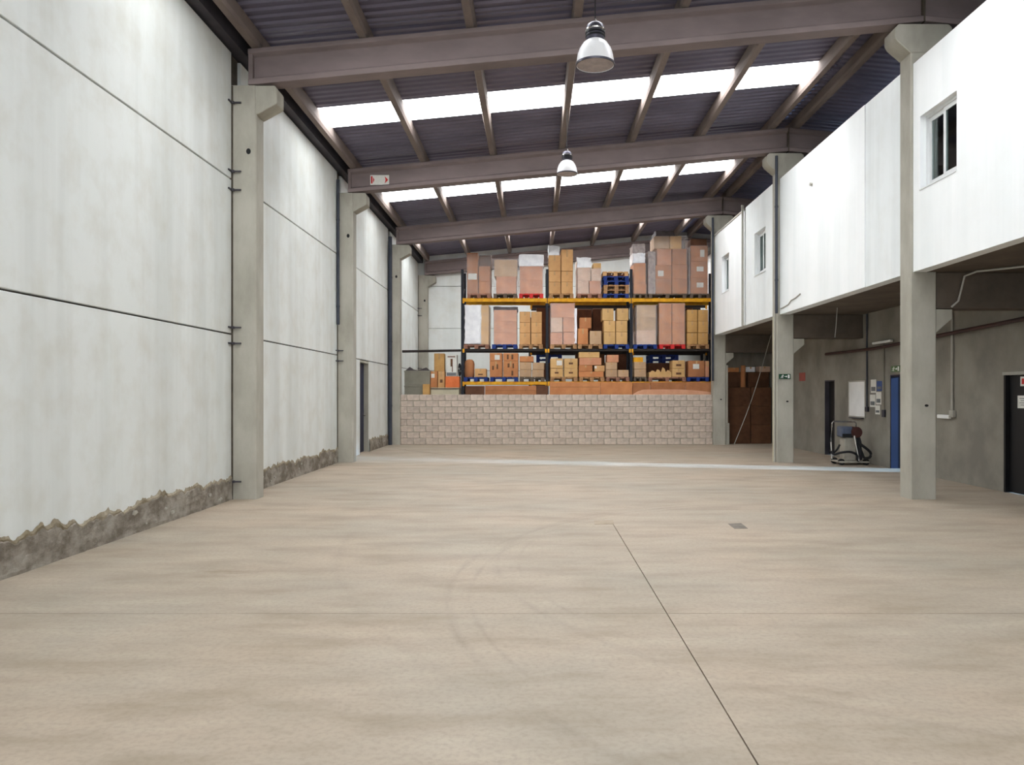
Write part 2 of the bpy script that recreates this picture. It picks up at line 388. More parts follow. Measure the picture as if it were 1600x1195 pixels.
# ------------------------------------------------------------------ columns
def column_left(k, label):
    y0, y1 = D[k], D[k]+.35; x0, x1 = LW-.02, -4.217
    t = empty('concrete_column', (-4.4, y0+.17, 0), label, 'column', 'columns along the panel wall', 'structure')
    c = .018
    part('shaft', MB().prism([(x0, y0), (x1-c, y0), (x1, y0+c), (x1, y1-c), (x1-c, y1), (x0, y1)], 'z', 0, 6.27), 'concrete', t)
    part('corbel', MB().prism([(x1-.01, 6.27), (x1+.28, 6.27), (x1+.315, 6.22), (x1+.315, 6.0), (x1+.03, 5.84), (x1-.01, 5.83)], 'y', y0+.005, y1-.005), 'concrete', t, bevel=.01)
    part('hole', MB().prism([(-4.33+.035*math.cos(a*math.pi/6), 5.27+.045*math.sin(a*math.pi/6)) for a in range(12)], 'y', y0-.003, y0+.01), 'black', t)
    for z in (.27, 2.36, 2.60, 4.68, 4.96, 6.0):
        if k == 3 or k > 1 and z in (.27, 6.0) or k == 2 and z > 3: continue
        part('panel_clip', MB().box(x0-.0, x0+.17, y0-.035, y0-.012, z-.011, z+.011).box(LW-.001, LW+.02, y0-.15, y0-.02, z-.011, z+.011).box(x0+.01, x0+.07, y0-.05, y0-.0, z-.018, z+.018), 'gutter', t)
    part('joint_strip', MB().box(LW-.03, LW+.022, y0-.014, y0-.0005, 0, 6.26), 'joint', t)
    return t
column_left(1, 'tall grey concrete column with a corbel, first one before the plain white wall')
column_left(2, 'grey concrete column with corbel, between the first column and the navy door')
column_left(3, 'grey concrete column with dark drainpipe, at the end of the block wall')
column_left(4, 'grey concrete corner column behind the block wall, above the grey crates')
def column_right(k, label):
    y0, y1 = D[k], D[k]+.36; x0, x1 = CXR[k], CXR[k]+.39
    t = empty('concrete_column', (x0+.2, y0+.18, 0), label, 'column', 'columns in front of the mezzanine', 'structure')
    c = .015; zt = beam_z(x0-.22)-.004
    part('shaft', MB().prism([(x0, y0+c), (x0+c, y0), (x1-c, y0), (x1, y0+c), (x1, y1-c), (x1-c, y1), (x0+c, y1), (x0, y1-c)], 'z', 0, zt-.38), 'concrete', t)
    part('capital', MB().prism([(x0, zt-.44), (x1, zt-.44), (x1+.2, zt-.27), (x1+.24, zt-.20), (x1+.24, zt-.05), (x1+.18, zt), (x0-.18, zt), (x0-.24, zt-.06), (x0-.24, zt-.20), (x0-.2, zt-.27)], 'y', y0-.01, y1+.01), 'concrete', t, bevel=.012)
    part('bracket', MB().prism([(x1-.005, 2.88), (x1+.25, 2.88), (x1+.25, 2.74), (x1-.005, 2.52)], 'y', y0+.01, y1-.01), 'concrete', t, bevel=.008)
    part('hole', MB().prism([(x0+.24+.03*math.cos(a*math.pi/6), 1.42+.02*math.sin(a*math.pi/6)) for a in range(12)], 'y', y0-.003, y0+.01), 'black', t)
    return t
cr1 = column_right(1, 'square concrete column under the white mezzanine, beside the blue door')
cr2 = column_right(2, 'square concrete column carrying the green running-man exit sign')
cr3 = column_right(3, 'square concrete column at the end of the block wall, beside brown cartons')
part('plinth', MB().box(CXR[3]+.06, CXR[3]+.52, D[3]+.05, D[3]+.5, 0, .68), 'concrete', cr3, bevel=.01)
part('pier', MB().box(CXR[3]+.39, CXR[3]+.47, D[3]+.04, D[3]+.4, .68, 2.5), 'concrete', cr3, bevel=.008)

# ------------------------------------------------------------------ roof beams
beam_labels = {1: 'concrete roof beam between the two hanging bell lamps', 2: 'concrete roof beam carrying the small red and white sign',
               3: 'concrete roof beam in front of the racking', 4: 'concrete roof beam against the end wall above the racking'}
PROF = [(0, 0), (.28, 0), (.28, .085), (.20, .125), (.20, .43), (.29, .47), (.29, .54), (-.01, .54), (-.01, .47), (.08, .43), (.08, .125), (0, .085)]
for k in (1, 2, 3, 4):
    t = empty('roof_beam', (.8, D[k], beam_z(.8)), beam_labels[k], 'beam', 'roof beams', 'structure')
    pr = [(D[k]+a, beam_z(-4.34)+b) for a, b in PROF]
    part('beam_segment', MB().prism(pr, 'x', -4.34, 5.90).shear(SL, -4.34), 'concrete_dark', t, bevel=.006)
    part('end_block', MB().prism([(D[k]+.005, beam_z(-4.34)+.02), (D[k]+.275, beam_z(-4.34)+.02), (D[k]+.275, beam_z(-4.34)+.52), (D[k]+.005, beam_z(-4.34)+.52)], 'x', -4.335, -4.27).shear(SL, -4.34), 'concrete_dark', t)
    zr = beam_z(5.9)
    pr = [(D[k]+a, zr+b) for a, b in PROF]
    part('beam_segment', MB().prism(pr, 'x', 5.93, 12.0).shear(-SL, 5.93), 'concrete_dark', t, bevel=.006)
    part('beam_segment', MB().prism([(D[k]+.01, zr+.005), (D[k]+.27, zr+.005), (D[k]+.27, zr+.53), (D[k]+.01, zr+.53)], 'x', 5.9, 5.93), 'joint', t)

# ------------------------------------------------------------------ roof: purlins, corrugated sheets, skylight strips
ce = empty('ceiling', (1, 14, 7.2), 'dark corrugated steel roof on concrete purlins with bright skylight strips', 'roof', kind='structure')
PUR = [-4.235+1.63*i for i in range(7)]
def ztop(x): return (beam_z(x)+.54) if x <= 5.915 else (beam_z(5.9)+.54-SL*(x-5.93))
bays = [(YB, D[0]), (D[0], D[1]), (D[1], D[2]), (D[2], D[3]), (D[3], D[4])]
for a, b in bays:
    for x in PUR + [6.12, 7.75, 9.4]:
        z = ztop(x)+.012; wd = .15
        part('purlin', MB().prism([(x-.055, z), (x+.055, z), (x+wd/2, z+.06), (x+wd/2, z+.235), (x-wd/2, z+.235), (x-wd/2, z+.06)], 'y', a+.15, b+.14), 'purlin', ce)
def corr(y0, y1, x0, x1, slope, zx0, pitch=.21, h=.032):
    v = []; f = []; pts = []
    y = y0
    while y < y1-1e-4:
        for dy, hh in ((0, 0), (.06, 0), (.09, h), (.18, h)):
            if y+dy < y1: pts.append((y+dy, hh))
        y += pitch
    pts.append((y1, 0))
    for (yy, hh) in pts: v += [(x0, yy, zx0+hh), (x1, yy, zx0+hh+slope*(x1-x0))]
    for i in range(len(pts)-1): f.append((2*i, 2*i+1, 2*i+3, 2*i+2))
    return MB().add(v, f)
ZD = .252
for i, (a, b) in enumerate(bays):
    s0, s1 = ((2.35, 3.5), (a+3.24, a+4.36), (a+3.24, a+4.36), (a+3.24, a+4.30), (a+2.75, a+4.0))[i]  # last strip widened unseen behind the beam, to add light on the racking
    if i == 4: b = YE+.15
    part('roof_sheet', corr(a+.14, s0, -4.75, 5.92, SL, ztop(-4.75)+ZD), 'deck', ce)
    part('roof_sheet', corr(s1, b+.14, -4.75, 5.92, SL, ztop(-4.75)+ZD), 'deck', ce)
    part('roof_sheet', corr(s0, s1, -4.75, PUR[0], SL, ztop(-4.75)+ZD), 'deck', ce)
    part('roof_sheet', corr(s0, s1, PUR[6], 5.92, SL, ztop(PUR[6])+ZD), 'deck', ce)
    part('roof_sheet', corr(a+.14, b+.14, 5.92, 12.1, -SL, ztop(5.92)+ZD), 'deck', ce)
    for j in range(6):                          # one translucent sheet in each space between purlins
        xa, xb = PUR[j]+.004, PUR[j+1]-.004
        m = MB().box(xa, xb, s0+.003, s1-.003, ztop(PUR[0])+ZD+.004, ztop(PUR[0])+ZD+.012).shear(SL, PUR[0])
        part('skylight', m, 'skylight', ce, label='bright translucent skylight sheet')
part('upper_side_wall', MB().box(12.0, 12.2, YB, YE, 3.25, 8.1), 'soffit', ce)
part('edge_gutter', MB().box(LW-.2, LW+.15, YB, YE, 6.80, 7.03), 'gutter', ce)
part('ridge_cap', MB().box(5.8, 6.05, YB, YE, ztop(5.9)+ZD+.04, ztop(5.9)+ZD+.07), 'gutter', ce)

# ------------------------------------------------------------------ end wall
we = empty('wall_back', (0, YE, 0), 'pale panelled end wall behind the racking', 'wall', kind='structure')
for z0, z1 in ((0, .83), (.845, 2.51), (2.525, 4.19), (4.205, 5.87), (5.885, 8.1)):
    part('panel', MB().box(-4.9, 12.1, YE, YE+.2, z0, z1), 'panel', we, bevel=.006)
part('joint_bed', MB().box(-4.9, 12.1, YE+.05, YE+.25, 0, 8.1), 'joint', we)
# wall behind the camera, with the open gate the daylight comes through
wf = empty('wall_front', (0, YB, 0), 'wall behind the viewer with a wide open gate', 'wall', kind='structure')
part('panel', MB().box(-4.9, -3.4, YB-.2, YB, 0, 8.1), 'panel', wf); part('panel', MB().box(2.2, 12.1, YB-.2, YB, 0, 8.1), 'panel', wf)
part('panel', MB().box(-3.4, 2.2, YB-.2, YB, 4.6, 8.1), 'panel', wf)

# ------------------------------------------------------------------ mezzanine front wall
wm = empty('wall_mezzanine', (RX+.1, 12, MZ0), 'bright white upper wall of the mezzanine offices', 'wall', kind='structure')
X0, X1 = RX+.035, RX+.235
def wallp(y0, y1, holes=(), z0=MZ0, z1=MZ1, x0=X0, mat='mezz'):
    m = MB(); cur = y0
    for a, b, c, d in sorted(holes):
        m.box(x0, X1, cur, a, z0, z1); m.box(x0, X1, a, b, z0, c); m.box(x0, X1, a, b, d, z1); cur = b
    m.box(x0, X1, cur, y1, z0, z1)
    part('panel', m, mat, wm)
WIN = [(10.78, 11.80, 4.64, 5.72), (19.45, 20.42, 4.62, 5.71), (23.05, 23.95, 4.62, 5.71)]
wallp(YB, D[1]-.005, [WIN[0]])
wallp(D[1]+.365, 13.70, x0=XB[1]+.012, mat='mezz2'); wallp(13.71, D[2]-.005, x0=XB[1])
wallp(D[2]+.365, 21.30, [WIN[1]], x0=XB[2]+.01, mat='mezz2'); wallp(21.37, D[3]-.005, [WIN[2]], z1=6.53, x0=XB[2])
part('panel', MB().box(6.12, 6.3, D[3]+.365, YE, MZ0, MZ1), 'mezz', wm)
part('coping', MB().box(XB[2]-.02, X1+.02, 21.34, D[3]+.0, 6.53, 6.585), 'pipe_grey', wm, bevel=.008)
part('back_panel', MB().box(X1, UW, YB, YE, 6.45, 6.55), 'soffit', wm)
for (y, z) in ((16.3, 5.9),):
    part('vent_stub', MB().tube([(XB[1]+.01, y, z), (XB[1]-.05, y, z)], .035, 12), 'pipe_grey', wm)
for i, (a, b, c, d) in enumerate(WIN):
    t = empty('window_%d' % (i+1), (X1-.04, (a+b)/2, c),
              ('white sliding window with dark panes, in the wall beside the first mezzanine column', 'small white window high in the wall beside the mezzanine drainpipe',
               'small white window under the grey coping next to the racking')[i], 'window', kind='structure')
    xw = XB[0] if i == 0 else XB[2]; xf0, xf1 = xw+.085, xw+.15; fw = .045
    part('frame', MB().box(xf0, xf1, a, a+fw, c, d).box(xf0, xf1, b-fw, b, c, d).box(xf0, xf1, a+fw, b-fw, c, c+fw).box(xf0, xf1, a+fw, b-fw, d-fw, d), 'alu', t)
    mid = (a+b)/2
    for p, (s0, s1, dx) in enumerate(((a+fw, mid+.02, .0), (mid-.02, b-fw, .025))):
        sa = MB(); sw = .06; xs0, xs1 = xf0+.01+dx, xf0+.032+dx; zc, zd = c+fw, d-fw
        sa.box(xs0, xs1, s0, s0+sw, zc, zd).box(xs0, xs1, s1-sw, s1, zc, zd).box(xs0, xs1, s0+sw, s1-sw, zc, zc+sw).box(xs0, xs1, s0+sw, s1-sw, zd-sw, zd)
        sash = part('sash', sa, 'alu', t)
        part('pane', MB().box(xs0+.008, xs0+.014, s0+sw, s1-sw, zc+sw, zd-sw), 'glass', sash)
    part('sill', MB().box(xw-.012, xf0, a-.01, b+.01, c-.02, c), 'alu', t)
sf = empty('mezzanine_slab', (6.7, 12, MZ0), 'dark concrete slab and cross beams under the mezzanine', 'slab', kind='structure')
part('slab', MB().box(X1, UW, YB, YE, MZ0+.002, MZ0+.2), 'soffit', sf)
for k in (1, 2, 3):
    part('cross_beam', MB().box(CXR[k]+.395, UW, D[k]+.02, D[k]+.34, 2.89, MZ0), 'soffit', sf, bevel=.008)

# ------------------------------------------------------------------ wall under the mezzanine with its doors
wr = empty('wall_right', (UW, 12, 0), 'rough grey rendered wall in the shade under the mezzanine', 'wall', kind='structure')
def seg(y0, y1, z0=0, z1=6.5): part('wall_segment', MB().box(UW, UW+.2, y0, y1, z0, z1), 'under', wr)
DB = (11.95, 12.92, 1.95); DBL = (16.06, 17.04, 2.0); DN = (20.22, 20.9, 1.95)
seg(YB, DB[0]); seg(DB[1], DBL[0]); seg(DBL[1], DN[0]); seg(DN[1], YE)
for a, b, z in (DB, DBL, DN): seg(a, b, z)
t = empty('door_2', (UW+.06, 12.4, 0), 'black door with white notices, at the end of the mezzanine wall', 'door', kind='structure')
part('door_leaf', MB().box(UW+.05, UW+.10, DB[0]+.05, DB[1]-.05, .01, DB[2]-.05), 'black', t, bevel=.004)
part('frame', MB().box(UW-.01, UW+.15, DB[0], DB[0]+.05, 0, DB[2]).box(UW-.01, UW+.15, DB[1]-.05, DB[1], 0, DB[2]), 'black', t)
part('head_trim', MB().box(UW-.02, UW+.15, DB[0]-.02, DB[1]+.02, DB[2]-.05, DB[2]+.0), 'pipe_grey', t)
part('handle', MB().tube([(UW+.05, 12.05, 1.0), (UW-.01, 12.05, 1.0), (UW-.01, 12.17, 1.0)], .012), 'chrome', t)
n = single('door_notice', MB().box(UW+.046, UW+.05, 12.30, 12.57, 1.72, 1.87), 'paper', 'white notice with red mark, upper one on the black door', 'notice')
part('red_mark', MB().box(UW+.044, UW+.0462, 12.47, 12.53, 1.75, 1.84), 'red', n)
part('red_mark', MB().box(UW+.044, UW+.0462, 12.33, 12.42, 1.76, 1.79), 'red', n)
n = single('paper_notice', MB().box(UW+.046, UW+.05, 12.36, 12.64, 1.37, 1.57), 'paper', 'white paper sheet, lower one on the black door', 'notice')
for q in range(4): part('print_line', MB().box(UW+.044, UW+.0462, 12.41, 12.59-.03*(q % 2), 1.52-.035*q, 1.53-.035*q), 'greyprint', n)
t = empty('door_3', (UW+.1, 16.5, 0), 'open blue metal door letting daylight onto the floor', 'door', kind='structure')
part('frame', MB().box(UW-.01, UW+.21, DBL[0], DBL[0]+.04, 0, DBL[2]).box(UW-.01, UW+.21, DBL[1]-.04, DBL[1], 0, DBL[2]).box(UW-.01, UW+.21, DBL[0]+.04, DBL[1]-.04, DBL[2]-.04, DBL[2]), 'bluedoor', t)
lf = part('door_leaf', MB().box(UW+.215, UW+1.15, DBL[1]-.06, DBL[1]-.02, .01, DBL[2]-.03), 'bluedoor', t, bevel=.004)
for x in (UW+.35, UW+.62, UW+.9): part('rib', MB().box(x, x+.03, DBL[1]-.072, DBL[1]-.059, .05, DBL[2]-.08), 'bluedoor', lf)
part('handle', MB().tube([(UW+1.06, DBL[1]-.06, 1.0), (UW+1.06, DBL[1]-.12, 1.0), (UW+.94, DBL[1]-.12, 1.0)], .012), 'chrome', lf)
t = empty('door_4', (UW+.1, 20.5, 0), 'narrow black door beyond the floor machine', 'door', kind='structure')
part('door_leaf', MB().box(UW+.1, UW+.14, DN[0]+.03, DN[1]-.03, .01, DN[2]-.03), 'black', t, bevel=.004)
part('frame', MB().box(UW-.005, UW+.2, DN[0], DN[0]+.03, 0, DN[2]).box(UW-.005, UW+.2, DN[1]-.03, DN[1], 0, DN[2]).box(UW-.005, UW+.2, DN[0]+.03, DN[1]-.03, DN[2]-.03, DN[2]), 'gutter', t)
part('handle', MB().tube([(UW+.1, 20.32, 1.0), (UW+.05, 20.32, 1.0), (UW+.05, 20.43, 1.0)], .011), 'gutter', t)

# ------------------------------------------------------------------ low concrete block wall
WX0, WX1, WY = -4.215, 5.606, 24.95
pw = empty('partition_wall', (0, WY+.1, 0), 'low grey concrete block wall in front of the racking', 'wall', kind='structure')
BL, BH = .4, .197
part('mortar', MB().box(WX0, WX1, WY+.012, WY+.18, 0, 8*BH-.012), 'mortar', pw)
def blockmesh(l, s):
    r = random.Random(s); m = MB().box(-l/2, l/2, -.1, .1, -BH/2+.005, BH/2-.005)
    m.v = [(x+r.uniform(-.004, .004), y+r.uniform(-.005, .005), z+r.uniform(-.003, .003)) for x, y, z in m.v]
    me = mesh_of('concrete_block', m, bevel=.016); me.materials.append(M['block']); return me
variants = [blockmesh(BL-.012, s) for s in range(5)]; halves = {}
for row in range(8):
    x = WX0 - (BL/2 if row % 2 else 0)
    while x < WX1-.02:
        a, b = max(x, WX0), min(x+BL, WX1)
        if b-a > .05:
            if b-a > BL-.01: me = random.choice(variants)
            else:
                kk = round(b-a, 2)
                me = halves.setdefault(kk, blockmesh(b-a-.012, 50+row))
            o = bpy.data.objects.new('concrete_block', me); COL.objects.link(o); o.parent = pw
            o.location = Vector(((a+b)/2, WY+.1+random.uniform(-.008, .006), BH*(row+.5))) - W[pw.name]
        x += BL

# ------------------------------------------------------------------ pallet racking
RD = 26.3
ZL = [PZ(596, RD), PZ(545, RD), PZ(466, RD)]   # tops of the three shelf levels
def rack(xs, y0, y1, top, label, mats, front_low=True):
    t = empty('pallet_rack', ((xs[0]+xs[-1])/2, (y0+y1)/2, 0), label, 'rack', 'pallet racks')
    pw_ = .085
    for x in xs:
        for y in (y0+.05, y1-.05):
            m = MB().prism([(x-pw_/2, y-.045), (x+pw_/2, y-.045), (x+pw_/2, y+.035), (x+pw_/2-.015, y+.035), (x+pw_/2-.015, y-.03), (x-pw_/2+.015, y-.03), (x-pw_/2+.015, y+.035), (x-pw_/2, y+.035)], 'z', .012, top)
            u = part('upright', m, 'rackdark', t)
            part('foot_plate', MB().box(x-.07, x+.07, y-.07, y+.07, 0, .012), 'rackdark', u)
        z = .25
        while z < top-.5:
            part('brace', MB().tube([(x, y0+.08, z), (x, y1-.08, z+.45)], .014, 6), 'rackdark', t)
            part('brace', MB().tube([(x, y1-.08, z+.45), (x, y0+.08, z+.9)], .014, 6), 'rackdark', t)
            z += .9
    for i in range(len(xs)-1):
        for lv, z in enumerate(ZL):
            h = (.10, .075, .12)[lv]
            for y in (y0-.0, y1-.045):
                xa, xb = xs[i]+pw_/2, xs[i+1]-pw_/2
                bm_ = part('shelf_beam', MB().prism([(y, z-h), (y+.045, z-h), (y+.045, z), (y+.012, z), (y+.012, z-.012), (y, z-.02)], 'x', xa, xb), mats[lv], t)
                if y == y0:
                    for xe in (xa, xb):
                        part('beam_end_plate', MB().box(xe-.03, xe+.03, y-.012, y-.001, z-h-.05, z-.002), 'yellow', bm_)
    return t
XS = [PX(722.5, RD), PX(855, RD), PX(986, RD), PX(1119, RD)]
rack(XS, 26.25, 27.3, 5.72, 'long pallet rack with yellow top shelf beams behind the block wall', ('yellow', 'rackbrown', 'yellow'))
XS2 = [PX(828, 28.1), XS[2]+.25, XS[3]+.1]
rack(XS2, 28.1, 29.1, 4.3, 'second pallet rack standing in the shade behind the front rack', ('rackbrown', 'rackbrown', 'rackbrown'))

PALH = .144
def pallet(x0, x1, zb, mat, label, y0=26.22, dep=1.15, group='pallets on the racking'):
    t = empty('pallet', ((x0+x1)/2, y0+dep/2, zb), label, 'pallet', group)
    dk = MB(); n = 5; wd = (x1-x0); bw = wd/n*.82
    for i in range(n):
        xa = x0+(wd-bw)*i/(n-1); dk.box(xa, xa+bw, y0, y0+dep, zb+PALH-.022, zb+PALH)
    for y in (y0, y0+dep/2-.06, y0+dep-.12): dk.box(x0, x1, y, y+.12, zb+PALH-.044, zb+PALH-.0225)
    part('deck', dk, mat, t)
    rw = min(.12, wd*.15)
    for xa in (x0, (x0+x1)/2-rw/2, x1-rw):
        r = MB().box(xa, xa+rw, y0, y0+dep, zb, zb+.02)
        for y in (y0, y0+dep/2-.06, y0+dep-.12): r.box(xa, xa+rw, y, y+.12, zb+.0205, zb+PALH-.0445)
        part('runner', r, mat, t)
    return t

def cartonmesh(x0, x1, y0, y1, z0, z1): return MB().box(x0+.007, x1-.007, y0, y1, z0+.001, z1)
def dress(o, x0, x1, y, z0, z1, yb, tape=True, mark=None, sheet=None):
    """tape seam, printed marks and a paper label on the front of a carton"""
    if tape:
        zc = (z0+z1)/2
        part('tape', MB().box((x0+x1)/2-.025, (x0+x1)/2+.025, y-.0016, y+.0, z1-.35*(z1-z0), z1-.004), 'tape', o)
        part('tape', MB().box((x0+x1)/2-.025, (x0+x1)/2+.025, y, yb, z1, z1+.0016), 'tape', o)
    if mark:
        for (u, v, a, b) in mark:
            part('printed_mark', MB().box(x0+(x1-x0)*u, x0+(x1-x0)*(u+a), y-.002, y, z0+(z1-z0)*v, z0+(z1-z0)*(v+b)), 'cartonmark', o)
    if sheet:
        u, v, a, b = sheet
        part('label_sheet', MB().box(x0+(x1-x0)*u, x0+(x1-x0)*(u+a), y-.003, y, z0+(z1-z0)*v, z0+(z1-z0)*(v+b)), 'paper', o, label='white paper label')
GC = 'cartons on the racking'
def carton(px0, px1, zb, zt, mat, label, y=26.27, dep=.6, d=RD, group=GC, **kw):
    x0, x1 = PX(px0, d), PX(px1, d); y += random.uniform(-.015, .015)
    o = single("carton", cartonmesh(x0, x1, y, y+dep, zb, zt), mat, label, "carton", group, bevel=.012)
    dress(o, x0+.004, x1-.004, y, zb, zt, y+dep, **kw)
    return o
def film_box(x0, x1, y0, y1, z0, z1, amp=.012, seed=0, n=(8, 8, 12)):
    """closed crinkled shell"""
    m = MB(); nx, ny, nz = n
    def grid(p, du, dv, nu, nv):
        b = len(m.v)
        for i in range(nu+1):
            for j in range(nv+1): m.v.append(tuple(p+du*(i/nu)+dv*(j/nv)))
        for i in range(nu):
            for j in range(nv):
                a = b+i*(nv+1)+j; m.f.append((a, a+nv+1, a+nv+2, a+1))
    P0 = Vector((x0, y0, z0)); ex = Vector((x1-x0, 0, 0)); ey = Vector((0, y1-y0, 0)); ez = Vector((0, 0, z1-z0))
    grid(P0, ex, ez, nx, nz); grid(P0+ey, ex, ez, nx, nz); grid(P0, ey, ez, ny, nz); grid(P0+ex, ey, ez, ny, nz); grid(P0+ez, ex, ey, nx, ny)
    c = Vector(((x0+x1)/2, (y0+y1)/2, (z0+z1)/2)); out = []
    for v in m.v:
        q = Vector(v); s = (noise.noise(q*6+Vector((seed, 0, 0)))+.6)*amp + noise.noise(q*17+Vector((0, seed, 0)))*amp*.5
        dr_ = Vector((1 if q.x > c.x else -1, 1 if q.y > c.y else -1, .6 if q.z > z1-.05 else 0))
        out.append(tuple(q + dr_*max(0, s)))
    m.v = out
    return m
def wrapped(label, zb, cartons, bundles=(), film=None, y=26.29, dep=.95, amp=.012, group='wrapped pallet loads'):
    """cartons: (px0, px1, y_bottom|None, y_top, mat, kw); bundles: crinkled lumps (px0, px1, y_bottom, y_top, mat)"""
    xs = [c[0] for c in cartons]+[c[1] for c in cartons]
    t = empty('wrapped_load', (PX(sum(xs)/len(xs), RD), y+dep/2, zb), label, 'load', group)
    zs = []
    for c in cartons:
        x0, x1 = PX(c[0], RD), PX(c[1], RD); z0 = zb if c[2] is None else PZ(c[2], RD); z1 = PZ(c[3], RD)
        yy = y + (c[5].get('back', 0) if len(c) > 5 else 0); zs.append(z1)
        o = part('carton', cartonmesh(x0, x1, yy, y+dep, z0, z1), c[4], t, bevel=.006)
        kw = {k: v for k, v in (c[5] if len(c) > 5 else {}).items() if k != 'back'}
        dress(o, x0+.004, x1-.004, yy, z0, z1, y+dep-.01, tape=kw.pop('tape', False), **kw)
    for i, b in enumerate(bundles):
        part('bundle', film_box(PX(b[0], RD), PX(b[1], RD), y+.01, y+dep-.05, PZ(b[2], RD), PZ(b[3], RD), .03 if b[1]-b[0] > 15 else .014, i*3+b[0]), b[4], t, smooth=True)
    if film:
        part('stretch_film', film_box(PX(film[0], RD)-.004, PX(film[1], RD)+.004, y-.012, y+dep+.01, zb+.002, PZ(film[2], RD)+.008, amp, film[0]), 'film', t, smooth=True)
    return t
def pl(px0, px1, lv, mat, label, **kw): return pallet(PX(px0, RD), PX(px1, RD), ZL[lv]+kw.pop('up', 0), mat, label, **kw)
P1, P2, P3 = ZL[2]+PALH+.001, ZL[1]+PALH+.001, ZL[0]+PALH+.001
def Z(y): return PZ(y, RD)

# --- top shelf
pl(730, 767, 2, 'woodpink', 'brown wooden pallet under the first wrapped carton stack of the top shelf')
wrapped('brown carton stack with white paper label, first on the top shelf', P1,
        [(729.5, 747, None, 428, 'brown', dict(sheet=(.1, .72, .8, .3))), (729.5, 747, 428, 395, 'brown', {}), (748, 766, None, 440, 'orange', {}), (748, 766, 440, 416, 'brown', {}),
         (748, 767, 416, 397, 'darkbrown', dict(back=.25))], film=(729.5, 767, 397), amp=.006)
pl(771, 808, 2, 'wooddark', 'dark pallet next to the red pallet on the top shelf')
wrapped('grey film-wrapped load over one pink-brown carton, beside the red pallet', P1,
        [(775, 807, None, 432, 'pink', {}), (772, 808, 432, 406, 'greytan', {})], [], (771, 808.5, 405), amp=.02)
pl(811, 849, 2, 'palred', 'red pallet on the top shelf under a white-topped load')
wrapped('pink-brown wrapped load with white bundle on top, standing on the top red pallet', P1,
        [(812, 848, None, 438, 'pink', {}), (812, 848, 438, 416, 'pink', {})], [(811.5, 848.5, 416, 398, 'bag')], (811.5, 848.5, 416), amp=.012)
pl(858.5, 896, 2, 'wood', 'wooden pallet under the six tall tan cartons of the top shelf')
for c, (x0, x1, tops, nb) in enumerate(((857, 876, (441, 424, 399), 'on the white-bag side'), (876.5, 895.5, (441, 424, 390), 'on the uncovered side'))):
    zb = P1
    for r, yt in enumerate(tops):
        carton(x0, x1, zb, Z(yt), 'tan', '%s tan carton of the top-shelf column %s' % (('lowest', 'middle', 'uppermost')[r], nb), dep=.8)
        zb = Z(yt)+.002
single('plastic_bag', film_box(PX(857.5, RD), PX(873, RD), 26.3, 26.95, Z(399)+.006, Z(384), .03, 5), 'bag', 'bright white plastic bag lying on the tall tan cartons', 'bag', smooth=True)
pl(902, 940, 2, 'woodpink', 'brown pallet under the pale pink wrapped load next to blue pallets')
wrapped('pale pink wrapped cartons with white film on top, beside the stack of blue pallets', P1,
        [(902, 920, None, 439, 'pale', {}), (920.5, 939, None, 439, 'pink', {}), (902, 923, 439, 418, 'pale', {}), (923.5, 939, 439, 420, 'pale', {}), (927, 940, 420, 410, 'ochre', dict(back=.15))],
        [(902.5, 923, 418, 403, 'bag')], (901.5, 939.5, 419), amp=.014)
for i, (mt, lb) in enumerate((('palblue', 'blue pallet, lowest of the stack of empty pallets'), ('wood', 'brown pallet resting on the lowest blue pallet'), ('wood', 'brown pallet just under the upper blue pallets'),
                              ('palblue', 'blue pallet resting on the brown pallets'), ('palblue', 'blue pallet just below the tan pallet of the stack'), ('tan', 'tan pallet, topmost of the stack of empty pallets'))):
    dx = random.uniform(-.02, .02)
    pallet(PX(942.5, RD)+dx, PX(982, RD)+dx, ZL[2]+i*(PALH+.002), mt, lb, group='stack of empty pallets')
pl(989, 1011, 2, 'wooddark', 'narrow dark pallet under the slim brown stack of the top shelf')
wrapped('slim brown wrapped stack with white and grey film top, beside the blue pallets', P1,
        [(990, 1010, None, 443, 'orange', {}), (990, 1009, 443, 411, 'orange', {})], [(990, 1007, 411, 396, 'bag'), (990, 1006.5, 396, 381, 'greyfilm')], (989.8, 1010, 411), amp=.01)
pl(1013, 1072, 2, 'wooddark', 'wide dark pallet under the tallest wrapped load')
wrapped('tallest wrapped load of brown cartons, with crinkled silver film down one side', P1,
        [(1024, 1049.5, None, 436, 'brown', {}), (1050, 1074, None, 436, 'brown', {}), (1024, 1049.5, 436, 414, 'brown', dict(sheet=(.15, .2, .35, .4))), (1050, 1074, 436, 414, 'brown', {}),
         (1026, 1049.5, 414, 389, 'pink', {}), (1050, 1073, 414, 389, 'brown', {}), (1022, 1046, 389, 369, 'greytan', {}), (1046.5, 1065, 389, 369, 'amber', {})],
        [(1013, 1023.5, 459, 393, 'greyfilm'), (1025, 1052, 369, 361, 'greycover')], (1022.5, 1074, 369), amp=.010)
pl(1078, 1108, 2, 'wooddark', 'dark pallet under the cartons with round white labels')
wrapped('brown wrapped cartons with three round white labels, last on the top shelf', P1,
        [(1079, 1106, None, 434, 'brown', dict(sheet=(.35, .4, .4, .3))), (1079, 1106, 434, 409, 'brown', dict(sheet=(.35, .4, .4, .3))), (1079, 1106, 409, 384, 'brown', dict(sheet=(.55, .3, .25, .45))),
         (1079, 1105, 384, 373, 'darkbrown', dict(back=.05))], [], (1078.5, 1106.5, 384), amp=.01)
part('bundle', film_box(PX(1076.5, RD), PX(1078.2, RD), 26.35, 27.0, P1, Z(386), .008, 3), 'greyfilm', bpy.data.objects[[o.name for o in COL.objects if o.name.startswith('wrapped_load')][-1]])
